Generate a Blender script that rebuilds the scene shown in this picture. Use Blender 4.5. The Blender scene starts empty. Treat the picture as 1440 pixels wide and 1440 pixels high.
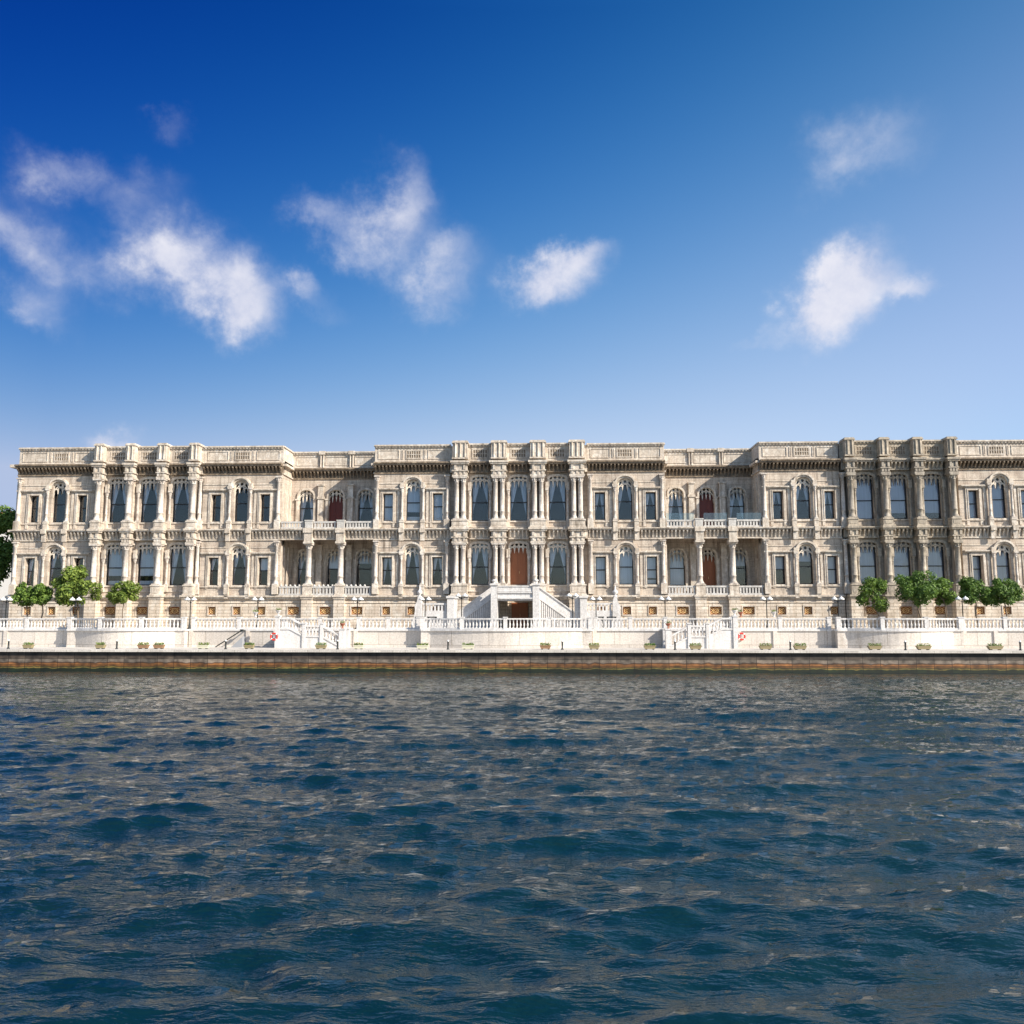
import bpy, math, random
import numpy as np
from mathutils import Vector
R = math.radians
random.seed(7)
SC = bpy.context.scene
COL = SC.collection

# ------------------------------------------------------------------ camera
cam = bpy.data.cameras.new('camera'); camo = bpy.data.objects.new('camera', cam); COL.objects.link(camo)
cam.sensor_width = 36; cam.lens = 36*1225/1440; cam.clip_end = 20000; cam.clip_start = 0.1
camo.location = (0, -80, 3.85)
camo.rotation_euler = (R(90)+math.atan(150/1225), 0, R(2.3))
SC.camera = camo

# ------------------------------------------------------------------ world, sun, exposure
SUN_AZ, SUN_EL = R(120), R(33)          # azimuth clockwise from +Y
SC.view_settings.view_transform = 'Standard'; SC.view_settings.look = 'None'
SC.view_settings.exposure = 0.75; SC.view_settings.gamma = 1
SC.view_settings.use_curve_mapping = False
w = bpy.data.worlds.new('World'); SC.world = w; w.use_nodes = True
NT = w.node_tree; NT.nodes.clear()
def N(nt, t, **k):
    n = nt.nodes.new(t)
    for a, b in k.items(): setattr(n, a, b)
    return n
def mathn(nt, op, a, b=None, c=None, clamp=False):
    n = N(nt, 'ShaderNodeMath', operation=op); n.use_clamp = clamp
    for i, v in enumerate((a, b, c)):
        if v is None: continue
        if isinstance(v, (int, float)): n.inputs[i].default_value = v
        else: nt.links.new(v, n.inputs[i])
    return n.outputs[0]
def mixc(nt, fac, a, b, mode='MIX'):
    n = N(nt, 'ShaderNodeMix', data_type='RGBA', blend_type=mode)
    for s, v in ((0, fac), (6, a), (7, b)):
        if hasattr(v, 'default_value'): nt.links.new(v, n.inputs[s])
        elif isinstance(v, (int, float)) and s == 0: n.inputs[0].default_value = v
        else: n.inputs[s].default_value = (*v, 1)
    return n.outputs[2]
sky = N(NT, 'ShaderNodeTexSky', sky_type='NISHITA'); sky.sun_disc = False
sky.sun_elevation = SUN_EL; sky.sun_rotation = SUN_AZ
sky.altitude = 0; sky.air_density = 1.0; sky.dust_density = 0.6; sky.ozone_density = 3.0
geo = N(NT, 'ShaderNodeTexCoord')
DIR = geo.outputs['Generated']
# polarised-looking summer sky: deepens away from the sun and with height (smooth function of world direction)
sep = N(NT, 'ShaderNodeSeparateXYZ'); NT.links.new(DIR, sep.inputs[0])
def clampn(v, lo, hi): return mathn(NT, 'MINIMUM', mathn(NT, 'MAXIMUM', v, lo), hi)
dx_, dz_ = clampn(sep.outputs[0], -.5, .5), clampn(sep.outputs[2], .15, .60)
z2_, xz_ = mathn(NT, 'MULTIPLY', dz_, dz_), mathn(NT, 'MULTIPLY', dx_, dz_)
chan = []; x2_ = mathn(NT, 'MULTIPLY', dx_, dx_)
for c0, c1, c2, c3, c4, c5 in ((2.09,-1.564,-3.83,-7.707,10.552,-1.46), (1.955,-.359,-2.864,-2.304,3.786,-.8), (1.80,.095,-.505,-2.079,.772,-.21)):
    v = mathn(NT, 'MULTIPLY_ADD', dx_, c1, c0); v = mathn(NT, 'ADD', v, mathn(NT, 'MULTIPLY', dz_, c2))
    v = mathn(NT, 'ADD', v, mathn(NT, 'MULTIPLY', z2_, c3)); v = mathn(NT, 'ADD', v, mathn(NT, 'MULTIPLY', xz_, c4)); v = mathn(NT, 'ADD', v, mathn(NT, 'MULTIPLY', x2_, c5))
    chan.append(mathn(NT, 'EXPONENT', v))
cmb = N(NT, 'ShaderNodeCombineXYZ')
for i, c in enumerate(chan): NT.links.new(c, cmb.inputs[i])
wmr = N(NT, 'ShaderNodeMapRange', interpolation_type='SMOOTHSTEP'); NT.links.new(sep.outputs[1], wmr.inputs[0]); wmr.inputs[1].default_value = -.1; wmr.inputs[2].default_value = .6
skyc = mixc(NT, wmr.outputs[0], sky.outputs[0], cmb.outputs[0])
# clouds: soft puffs at fixed directions of the sky, broken up by noise (centre, tangent axes sizes, tilt, weight)
CL = [((-.3582,.8592,.3610),.050,.040,-20,1.45),((-.322,.889,.336),.036,.036,0,1.5),((-.3947,.8383,.3722),.040,.030,-10,.85),((-.443,.8271,.3458),.05,.03,-10,.5),
 ((-.3687,.7916,.4872),.020,.022,-40,.50),((-.445,.79,.4182),.060,.024,-8,.50),((-.385,.8117,.4353),.045,.022,10,.36),((-.4796,.7678,.4248),.05,.028,-20,.52),
 ((-.5056,.7835,.3612),.060,.026,-24,.85),((-.5173,.7965,.3129),.04,.018,0,.6),((-.2471,.873,.4205),.034,.024,-25,.80),
 ((-.150,.880,.460),.030,.040,15,.90),((-.165,.894,.425),.042,.036,10,.88),((-.20,.895,.405),.040,.026,-20,.42),((-.105,.9163,.3884),.050,.026,30,.85),
 ((-.130,.930,.350),.042,.028,15,.85),((.0179,.924,.384),.046,.026,10,1.15),((-.005,.932,.362),.044,.026,12,1.10),((.040,.915,.398),.026,.014,5,.8),
 ((.318,.8838,.350),.044,.036,30,1.65),((.294,.899,.322),.040,.028,35,1.30),((.3732,.8651,.3352),.022,.013,0,1.0),
 ((.295,.828,.478),.045,.034,0,.50),((.345,.815,.468),.05,.036,25,.48),((.30,.85,.44),.06,.02,20,.35),((-.453,.8721,.180),.030,.016,5,1.5),((.226,.928,.296),.034,.010,-5,.55),
 ((-.262,.897,.358),.016,.016,0,.8),((-.235,.912,.340),.03,.02,-30,.40),((-.50,.82,.30),.05,.02,-30,.4)]
nz = N(NT, 'ShaderNodeTexNoise', noise_dimensions='3D'); nz.inputs['Scale'].default_value = 16; nz.inputs['Detail'].default_value = 9; nz.inputs['Roughness'].default_value = .62
NT.links.new(DIR, nz.inputs['Vector'])
nz2 = N(NT, 'ShaderNodeTexNoise'); nz2.inputs['Scale'].default_value = 7; nz2.inputs['Detail'].default_value = 4
NT.links.new(DIR, nz2.inputs['Vector'])
warp = N(NT, 'ShaderNodeVectorMath', operation='SUBTRACT'); NT.links.new(nz.outputs['Color'], warp.inputs[0]); warp.inputs[1].default_value = (.5,.5,.5)
wsc = N(NT, 'ShaderNodeVectorMath', operation='SCALE'); NT.links.new(warp.outputs[0], wsc.inputs[0]); wsc.inputs['Scale'].default_value = .085
wd = N(NT, 'ShaderNodeVectorMath', operation='ADD'); NT.links.new(DIR, wd.inputs[0]); NT.links.new(wsc.outputs[0], wd.inputs[1])
tot = None
for c, sa, sb, tilt, wt in CL:
    c = Vector(c).normalized(); e = Vector((c.y, -c.x, 0)).normalized(); u = c.cross(e) * -1
    if u.z < 0: u = -u
    t = R(tilt); a = e*math.cos(t)+u*math.sin(t); b = -e*math.sin(t)+u*math.cos(t)
    ds = []
    for ax, s in ((a, sa), (b, sb)):
        d = N(NT, 'ShaderNodeVectorMath', operation='DOT_PRODUCT'); NT.links.new(wd.outputs[0], d.inputs[0]); d.inputs[1].default_value = ax/s
        v = mathn(NT, 'SUBTRACT', d.outputs['Value'], c.dot(ax)/s)
        ds.append(mathn(NT, 'MULTIPLY', v, v))
    r2 = mathn(NT, 'ADD', ds[0], ds[1])
    g = mathn(NT, 'MULTIPLY', mathn(NT, 'EXPONENT', mathn(NT, 'MULTIPLY', r2, -.9)), wt)
    fr = N(NT, 'ShaderNodeVectorMath', operation='DOT_PRODUCT'); NT.links.new(DIR, fr.inputs[0]); fr.inputs[1].default_value = c
    g = mathn(NT, 'MULTIPLY', g, mathn(NT, 'GREATER_THAN', fr.outputs['Value'], 0.3))
    tot = g if tot is None else mathn(NT, 'ADD', tot, g)
nz3 = N(NT, 'ShaderNodeTexNoise'); nz3.inputs['Scale'].default_value = 34; nz3.inputs['Detail'].default_value = 8; nz3.inputs['Roughness'].default_value = .6; nz3.inputs['Distortion'].default_value = .6
NT.links.new(DIR, nz3.inputs['Vector'])
br = mathn(NT, 'ADD', mathn(NT, 'MULTIPLY', mathn(NT, 'SUBTRACT', nz.outputs['Fac'], .5), 1.5), mathn(NT, 'MULTIPLY_ADD', mathn(NT, 'SUBTRACT', nz3.outputs['Fac'], .5), .8, 1.0))
dens = mathn(NT, 'MULTIPLY', tot, br)
mr = N(NT, 'ShaderNodeMapRange', interpolation_type='SMOOTHSTEP'); NT.links.new(dens, mr.inputs[0])
mr.inputs[1].default_value = .16; mr.inputs[2].default_value = 2.1; mr.inputs[3].default_value = 0; mr.inputs[4].default_value = .93
cloudcol = mixc(NT, mathn(NT, 'MULTIPLY_ADD', mathn(NT, 'SUBTRACT', nz.outputs['Fac'], .5), 2.2, .45, True), (3.5, 3.75, 4.8), (5.6, 5.5, 5.8))
skyfin = mixc(NT, mr.outputs[0], skyc, cloudcol)
bg = N(NT, 'ShaderNodeBackground'); bg.inputs['Strength'].default_value = .10
NT.links.new(skyfin, bg.inputs['Color'])
wo = N(NT, 'ShaderNodeOutputWorld'); NT.links.new(bg.outputs[0], wo.inputs[0])
sun = bpy.data.lights.new('sun', 'SUN'); suno = bpy.data.objects.new('sun', sun); COL.objects.link(suno)
sun.energy = 4.6; sun.angle = R(.5); sun.color = (1, .915, .79)
sd = Vector((math.sin(SUN_AZ)*math.cos(SUN_EL), math.cos(SUN_AZ)*math.cos(SUN_EL), math.sin(SUN_EL)))
suno.rotation_euler = sd.to_track_quat('Z', 'Y').to_euler()

# ------------------------------------------------------------------ materials
def mat(name, col, rough=.7, metal=0, spec=.4):
    m = bpy.data.materials.new(name); m.use_nodes = True
    b = m.node_tree.nodes['Principled BSDF']
    b.inputs['Base Color'].default_value = (*col, 1); b.inputs['Roughness'].default_value = rough; b.inputs['Metallic'].default_value = metal
    b.inputs['Specular IOR Level'].default_value = spec
    return m
def stone(name, cols, streak=.5, dirt=(.16,.13,.10), patch=.8, bumps=.02, rough=.75, courses=None, dirtlow=.46):
    m = mat(name, cols[0], rough); nt = m.node_tree; b = nt.nodes['Principled BSDF']
    g = N(nt, 'ShaderNodeNewGeometry'); P = g.outputs['Position']
    n1 = N(nt, 'ShaderNodeTexNoise'); n1.inputs['Scale'].default_value = patch; n1.inputs['Detail'].default_value = 6; nt.links.new(P, n1.inputs['Vector'])
    r1 = N(nt, 'ShaderNodeValToRGB'); nt.links.new(n1.outputs['Fac'], r1.inputs[0])
    r1.color_ramp.elements[0].position = .32; r1.color_ramp.elements[1].position = .68
    r1.color_ramp.elements[0].color = (*cols[0], 1); r1.color_ramp.elements[1].color = (*cols[-1], 1)
    if len(cols) > 2:
        e = r1.color_ramp.elements.new(.5); e.color = (*cols[1], 1)
    mp = N(nt, 'ShaderNodeMapping'); mp.inputs['Scale'].default_value = (3.2, 3.2, .35); nt.links.new(P, mp.inputs[0])
    n2 = N(nt, 'ShaderNodeTexNoise'); n2.inputs['Scale'].default_value = 1.0; n2.inputs['Detail'].default_value = 7; n2.inputs['Roughness'].default_value = .68; nt.links.new(mp.outputs[0], n2.inputs['Vector'])
    m2 = N(nt, 'ShaderNodeMapRange'); nt.links.new(n2.outputs['Fac'], m2.inputs[0]); m2.inputs[1].default_value = dirtlow; m2.inputs[2].default_value = .75; m2.inputs[4].default_value = streak
    n4 = N(nt, 'ShaderNodeTexNoise'); n4.inputs['Scale'].default_value = .22; n4.inputs['Detail'].default_value = 3; nt.links.new(P, n4.inputs['Vector'])
    m4 = N(nt, 'ShaderNodeMapRange'); nt.links.new(n4.outputs['Fac'], m4.inputs[0]); m4.inputs[1].default_value = .34; m4.inputs[2].default_value = .66; m4.inputs[3].default_value = .45; m4.inputs[4].default_value = 1.5
    c = mixc(nt, mathn(nt, 'MULTIPLY', m2.outputs[0], m4.outputs[0], clamp=True), r1.outputs[0], dirt)
    n3 = N(nt, 'ShaderNodeTexNoise'); n3.inputs['Scale'].default_value = 9; n3.inputs['Detail'].default_value = 5; nt.links.new(P, n3.inputs['Vector'])
    m3 = N(nt, 'ShaderNodeMapRange'); nt.links.new(n3.outputs['Fac'], m3.inputs[0]); m3.inputs[1].default_value = .3; m3.inputs[2].default_value = .7; m3.inputs[3].default_value = .78; m3.inputs[4].default_value = 1.12
    cc = N(nt, 'ShaderNodeVectorMath', operation='SCALE'); nt.links.new(c, cc.inputs[0]); nt.links.new(m3.outputs[0], cc.inputs['Scale'])
    out = cc.outputs[0]; hgt = n3.outputs['Fac']
    if courses:
        sx = N(nt, 'ShaderNodeSeparateXYZ'); nt.links.new(P, sx.inputs[0])
        cb = N(nt, 'ShaderNodeCombineXYZ'); nt.links.new(mathn(nt, 'ADD', sx.outputs[0], sx.outputs[1]), cb.inputs[0]); nt.links.new(sx.outputs[2], cb.inputs[1])
        bk = N(nt, 'ShaderNodeTexBrick'); nt.links.new(cb.outputs[0], bk.inputs['Vector'])
        bk.inputs['Scale'].default_value = 1; bk.inputs['Brick Width'].default_value = courses[0]; bk.inputs['Row Height'].default_value = courses[1]
        bk.inputs['Mortar Size'].default_value = courses[2]; bk.inputs['Mortar Smooth'].default_value = .2; bk.inputs['Bias'].default_value = 0
        bk.inputs['Color1'].default_value = (.84,.82,.80,1); bk.inputs['Color2'].default_value = (1.05,1.03,1,1); bk.inputs['Mortar'].default_value = (.42,.38,.33,1)
        out = mixc(nt, 1.0, out, bk.outputs['Color'], 'MULTIPLY')
    nt.links.new(out, b.inputs['Base Color'])
    bp = N(nt, 'ShaderNodeBump'); bp.inputs['Strength'].default_value = .5; bp.inputs['Distance'].default_value = bumps
    nt.links.new(hgt, bp.inputs['Height']); nt.links.new(bp.outputs[0], b.inputs['Normal'])
    return m
M = {}
M['stone'] = stone('cream_stone', [(.58,.49,.415),(.63,.555,.47),(.45,.37,.305)], .80, dirt=(.17,.13,.10), courses=(1.5,.46,.010))
M['trim'] = stone('pale_stone_trim', [(.72,.655,.56),(.56,.48,.395),(.76,.70,.62)], .82, dirt=(.16,.125,.09), patch=1.5)
M['shaft'] = stone('column_stone', [(.68,.64,.585),(.56,.49,.43),(.72,.68,.61)], .75, dirt=(.20,.165,.135), patch=2)
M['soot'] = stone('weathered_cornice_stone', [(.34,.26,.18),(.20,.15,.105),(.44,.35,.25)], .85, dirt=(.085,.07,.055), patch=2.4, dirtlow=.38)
M['grey'] = stone('weathered_grey_stone', [(.54,.48,.39),(.36,.31,.25),(.58,.50,.38)], .8, dirt=(.12,.11,.10), patch=1.6, dirtlow=.40)
M['greytrim'] = stone('weathered_grey_trim', [(.60,.51,.40),(.42,.36,.28),(.64,.55,.43)], .8, dirt=(.10,.09,.08), patch=2, dirtlow=.40)
M['greywall'] = stone('weathered_brown_grey_wall_stone', [(.46,.40,.33),(.52,.45,.37),(.33,.28,.23)], .8, dirt=(.12,.10,.085), patch=1.1, dirtlow=.40)
M['base'] = stone('coursed_basement_stone', [(.76,.71,.63),(.68,.59,.49),(.78,.74,.67)], .6, dirt=(.32,.24,.17), patch=.9, courses=(1.15,.29,.022))
M['marble'] = stone('white_marble', [(.70,.68,.66),(.64,.62,.605),(.74,.72,.70)], .6, dirt=(.36,.32,.28), patch=1.2, bumps=.004, dirtlow=.48)
M['render'] = stone('white_wall_render', [(.68,.64,.59),(.62,.575,.53),(.71,.67,.625)], .7, dirt=(.40,.34,.28), patch=.35, courses=(2.35,1.8,.014), bumps=.001, dirtlow=.52)
M['balcony'] = stone('balcony_marble', [(.60,.58,.55),(.50,.48,.45),(.64,.62,.59)], .6, dirt=(.28,.25,.22), patch=2)
M['paving'] = stone('paving', [(.68,.65,.60),(.60,.565,.52),(.70,.67,.625)], .2, dirt=(.4,.36,.3), patch=.6, courses=(.9,.6,.01))
M['tracery'] = stone('tracery_stone', [(.80,.73,.62),(.70,.62,.52),(.82,.76,.66)], .4, dirt=(.2,.16,.12), patch=3)
M['roof'] = mat('roof_lead', (.22,.21,.20), .8)
M['frame'] = mat('dark_window_frame', (.020,.018,.020), .5)
M['dark'] = mat('unlit_room', (.030,.028,.030), .9)
M['iron'] = mat('dark_green_iron', (.018,.022,.022), .45)
M['gold'] = mat('gilt_grille', (.80,.56,.26), .5)
M['redframe'] = mat('terracotta_frame', (.26,.085,.025), .7)
M['white'] = mat('white_enamel', (.82,.82,.80), .35)
M['leafpot'] = mat('planter_trough', (.30,.25,.14), .8)
M['rust'] = mat('terracotta', (.34,.12,.07), .8)
M['red'] = mat('red_plastic', (.62,.045,.03), .4)
M['door'] = None
def wood(name, a, bcol):
    m = mat(name, a, .5); nt = m.node_tree; g = N(nt, 'ShaderNodeNewGeometry')
    mp = N(nt, 'ShaderNodeMapping'); mp.inputs['Scale'].default_value = (14, 14, .8); nt.links.new(g.outputs[0], mp.inputs[0])
    n = N(nt, 'ShaderNodeTexNoise'); n.inputs['Scale'].default_value = 1; n.inputs['Detail'].default_value = 4; nt.links.new(mp.outputs[0], n.inputs[0])
    nt.links.new(mixc(nt, n.outputs['Fac'], a, bcol), nt.nodes['Principled BSDF'].inputs['Base Color']); return m
M['door'] = wood('red_brown_wood', (.40,.145,.055), (.25,.08,.032))
M['doordark'] = wood('dark_red_wood', (.16,.03,.02), (.09,.018,.014))
M['bark'] = wood('bark', (.12,.085,.06), (.22,.17,.12))
def fabric(name, col):
    m = mat(name, col, .9); nt = m.node_tree; g = N(nt, 'ShaderNodeNewGeometry')
    mp = N(nt, 'ShaderNodeMapping'); mp.inputs['Scale'].default_value = (11, 1, .25); nt.links.new(g.outputs[0], mp.inputs[0])
    n = N(nt, 'ShaderNodeTexNoise'); n.inputs['Scale'].default_value = 1; nt.links.new(mp.outputs[0], n.inputs[0])
    nt.links.new(mixc(nt, n.outputs['Fac'], tuple(x*.7 for x in col), tuple(min(1, x*1.15) for x in col)), nt.nodes['Principled BSDF'].inputs['Base Color']); return m
M['curtain'] = fabric('sheer_curtain', (.86,.87,.88))
M['blind'] = fabric('pale_blind', (.84,.87,.90))
M['greyblind'] = fabric('grey_blind', (.58,.58,.62))
def glass(name, tint, gl=1.0):
    m = bpy.data.materials.new(name); m.use_nodes = True; nt = m.node_tree; nt.nodes.clear()
    o = N(nt, 'ShaderNodeOutputMaterial'); t = N(nt, 'ShaderNodeBsdfTransparent'); t.inputs[0].default_value = (*tint, 1)
    gb = N(nt, 'ShaderNodeBsdfGlossy'); gb.inputs['Roughness'].default_value = .03; gb.inputs['Color'].default_value = (.95,.97,1,1)
    f = N(nt, 'ShaderNodeFresnel'); f.inputs[0].default_value = 1.5
    g = N(nt, 'ShaderNodeNewGeometry'); nn = N(nt, 'ShaderNodeTexNoise'); nn.inputs['Scale'].default_value = .9; nt.links.new(g.outputs[0], nn.inputs[0])
    bp = N(nt, 'ShaderNodeBump'); bp.inputs['Distance'].default_value = .02; bp.inputs['Strength'].default_value = .25; nt.links.new(nn.outputs['Fac'], bp.inputs['Height']); nt.links.new(bp.outputs[0], gb.inputs['Normal'])
    x = N(nt, 'ShaderNodeMixShader'); nt.links.new(mathn(nt, 'MULTIPLY_ADD', f.outputs[0], 1.0*gl, .0, True), x.inputs[0])
    nt.links.new(t.outputs[0], x.inputs[1]); nt.links.new(gb.outputs[0], x.inputs[2]); nt.links.new(x.outputs[0], o.inputs[0]); return m
M['glass'] = glass('window_glass', (.92,.94,.97), 1.0)
M['rail_glass'] = glass('railing_glass', (.86,.92,.93), 1.6)
def leaf(name, a, bcol):
    m = mat(name, a, .55); nt = m.node_tree; b = nt.nodes['Principled BSDF']
    g = N(nt, 'ShaderNodeNewGeometry')
    n = N(nt, 'ShaderNodeTexNoise'); n.inputs['Scale'].default_value = 2.6; n.inputs['Detail'].default_value = 3; nt.links.new(g.outputs[0], n.inputs[0])
    f = mathn(nt, 'ADD', mathn(nt, 'MULTIPLY', n.outputs['Fac'], .9), mathn(nt, 'MULTIPLY', g.outputs['Random Per Island'], .6))
    mr = N(nt, 'ShaderNodeMapRange'); nt.links.new(f, mr.inputs[0]); mr.inputs[1].default_value = .35; mr.inputs[2].default_value = 1.15
    c = mixc(nt, mr.outputs[0], a, bcol); nt.links.new(c, b.inputs['Base Color'])
    tr = N(nt, 'ShaderNodeBsdfTranslucent'); nt.links.new(c, tr.inputs[0]); x = N(nt, 'ShaderNodeMixShader'); x.inputs[0].default_value = .3
    nt.links.new(b.outputs[0], x.inputs[1]); nt.links.new(tr.outputs[0], x.inputs[2]); nt.links.new(x.outputs[0], nt.nodes['Material Output'].inputs[0]); return m
M['leafy'] = leaf('green_leaves', (.045,.105,.02), (.24,.36,.065))
M['leafbright'] = leaf('yellow_green_leaves', (.05,.11,.02), (.30,.38,.07))
M['leafdark'] = leaf('dark_green_leaves', (.036,.092,.02), (.20,.32,.06))

# ------------------------------------------------------------------ mesh helpers
class MB:
    def __init__(s): s.v = []; s.f = []; s.sm = []
    def add(s, vs, fs, smooth=False):
        k = len(s.v); s.v += [tuple(p) for p in vs]; s.f += [tuple(k+i for i in f) for f in fs]; s.sm += [smooth]*len(fs); return s
    def box(s, x0, x1, y0, y1, z0, z1):
        return s.add([(x0,y0,z0),(x1,y0,z0),(x1,y1,z0),(x0,y1,z0),(x0,y0,z1),(x1,y0,z1),(x1,y1,z1),(x0,y1,z1)],
              [(0,3,2,1),(4,5,6,7),(0,1,5,4),(1,2,6,5),(2,3,7,6),(3,0,4,7)])
    def cbox(s, x, y, z0, z1, w, d): return s.box(x-w/2, x+w/2, y-d/2, y+d/2, z0, z1)
    def lathe(s, x, y, z, prof, n=14, smooth=True):
        vs = []; fs = []
        for r, h in prof:
            for i in range(n):
                a = 2*math.pi*(i+.5)/n; vs.append((x+r*math.cos(a), y+r*math.sin(a), z+h))
        for j in range(len(prof)-1):
            for i in range(n):
                k = (i+1) % n; fs.append((j*n+i, j*n+k, (j+1)*n+k, (j+1)*n+i))
        s.add(vs, fs, smooth)
        s.add([vs[i] for i in range(n)], [tuple(reversed(range(n)))]); m = (len(prof)-1)*n
        s.add([vs[m+i] for i in range(n)], [tuple(range(n))]); return s
    def prism(s, poly, y0, y1):            # poly: (x,z), counter-clockwise seen from -y
        n = len(poly)
        vs = [(x, y0, z) for x, z in poly]+[(x, y1, z) for x, z in poly]
        fs = [tuple(range(n)), tuple(reversed(range(n, 2*n)))]
        for i in range(n): j = (i+1) % n; fs.append((j, i, n+i, n+j))
        return s.add(vs, fs)
    def slab(s, poly, z0, z1):             # poly: (x,y)
        n = len(poly); vs = [(x, y, z0) for x, y in poly]+[(x, y, z1) for x, y in poly]
        fs = [tuple(reversed(range(n))), tuple(range(n, 2*n))]
        for i in range(n): j = (i+1) % n; fs.append((i, j, n+j, n+i))
        return s.add(vs, fs)
    def strip(s, pts, w, y0, y1):          # a rib following (x,z) points, width w in plane
        for (xa, za), (xb, zb) in zip(pts[:-1], pts[1:]):
            dx, dz = xb-xa, zb-za; L = math.hypot(dx, dz) or 1; nx, nz_ = -dz/L*w/2, dx/L*w/2; ex, ez = dx/L*w*.2, dz/L*w*.2
            s.prism([(xa-nx-ex, za-nz_-ez), (xb-nx+ex, zb-nz_+ez), (xb+nx+ex, zb+nz_+ez), (xa+nx-ex, za+nz_-ez)], y0, y1)
        return s
    def tube(s, p0, p1, r0, r1, n=6):
        p0, p1 = Vector(p0), Vector(p1); d = (p1-p0).normalized(); a = d.orthogonal().normalized(); b = d.cross(a)
        vs = [p+(a*math.cos(2*math.pi*i/n)+b*math.sin(2*math.pi*i/n))*r for p, r in ((p0, r0), (p1, r1)) for i in range(n)]
        s.add(vs, [(i, (i+1) % n, n+(i+1) % n, n+i) for i in range(n)], True)
        s.add(vs[:n], [tuple(reversed(range(n)))]); s.add(vs[n:], [tuple(range(n))]); return s
    def torus(s, x, y, z, R1, r, n=24, m=8, a0=0, a1=2*math.pi):
        vs = []; full = abs(a1-a0-2*math.pi) < 1e-3; k = n if full else n+1
        for i in range(k):
            a = a0+(a1-a0)*i/n
            for j in range(m):
                b = 2*math.pi*j/m; q = R1+r*math.cos(b); vs.append((x+q*math.cos(a), y+r*math.sin(b), z+q*math.sin(a)))
        fs = [(i*m+j, i*m+(j+1) % m, ((i+1) % k)*m+(j+1) % m, ((i+1) % k)*m+j) for i in range(n) for j in range(m)]
        return s.add(vs, fs, True)
    def mesh(s, name, m, off=(0,0,0)):
        me = bpy.data.meshes.new(name); me.from_pydata([(a-off[0], b-off[1], c-off[2]) for a, b, c in s.v], [], s.f)
        me.polygons.foreach_set('use_smooth', s.sm); me.materials.append(m); me.update(); return me
    def build(s, name, m, parent=None, origin=None):
        if origin is None: origin = wloc(parent) if parent else (0,0,0)
        me = s.mesh(name, m, origin); o = bpy.data.objects.new(name, me); COL.objects.link(o)
        if parent: o.parent = parent; pw = wloc(parent); o.location = [origin[i]-pw[i] for i in range(3)]
        else: o.location = origin
        return o
def split_build(g, name, m, parent):
    """one object per piece that does not touch the others"""
    n = len(g.v); p = list(range(n))
    def f(a, p):
        while p[a] != a: p[a] = p[p[a]]; a = p[a]
        return a
    for fc in g.f:
        for a in fc[1:]: p[f(a, p)] = f(fc[0], p)
    comp = {}
    for i, v in enumerate(g.v): comp.setdefault(f(i, p), []).append(v)
    ks = list(comp); bb = [[min(q[k] for q in comp[c]) for k in range(3)]+[max(q[k] for q in comp[c]) for k in range(3)] for c in ks]; q = list(range(len(ks)))
    for i in range(len(ks)):
        for j in range(i):
            if all(bb[i][k]-.012 <= bb[j][k+3] and bb[j][k]-.012 <= bb[i][k+3] for k in range(3)): q[f(i, q)] = f(j, q)
    own = {c: f(i, q) for i, c in enumerate(ks)}; out = []
    for r in sorted(set(own.values())):
        h = MB(); mp = {}
        for fc, sm in zip(g.f, g.sm):
            if own[f(fc[0], p)] != r: continue
            for a in fc:
                if a not in mp: mp[a] = len(h.v); h.v.append(g.v[a])
            h.f.append(tuple(mp[a] for a in fc)); h.sm.append(sm)
        out.append(h.build(name, m, parent))
    return out
def wloc(o):
    l = Vector(o.location)
    while o.parent: o = o.parent; l = l+Vector(o.location)
    return tuple(l)
def thing(name, label, cat, loc=(0,0,0), group=None):
    o = bpy.data.objects.new(name, None); COL.objects.link(o); o.location = loc; o.empty_display_size = .3
    return tag(o, label, cat, group)
def tag(o, label, cat, group=None):
    o['label'] = label; o['category'] = cat
    if group: o['group'] = group
    return o
def copy_tree(o, parent=None):
    c = o.copy(); COL.objects.link(c)
    if parent: c.parent = parent
    for ch in [x for x in bpy.data.objects if x.parent == o]: copy_tree(ch, c)
    return c
def inst(me, name, parent, loc):
    o = bpy.data.objects.new(name, me); COL.objects.link(o); o.parent = parent; pw = wloc(parent); o.location = [loc[i]-pw[i] for i in range(3)]; return o

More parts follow.
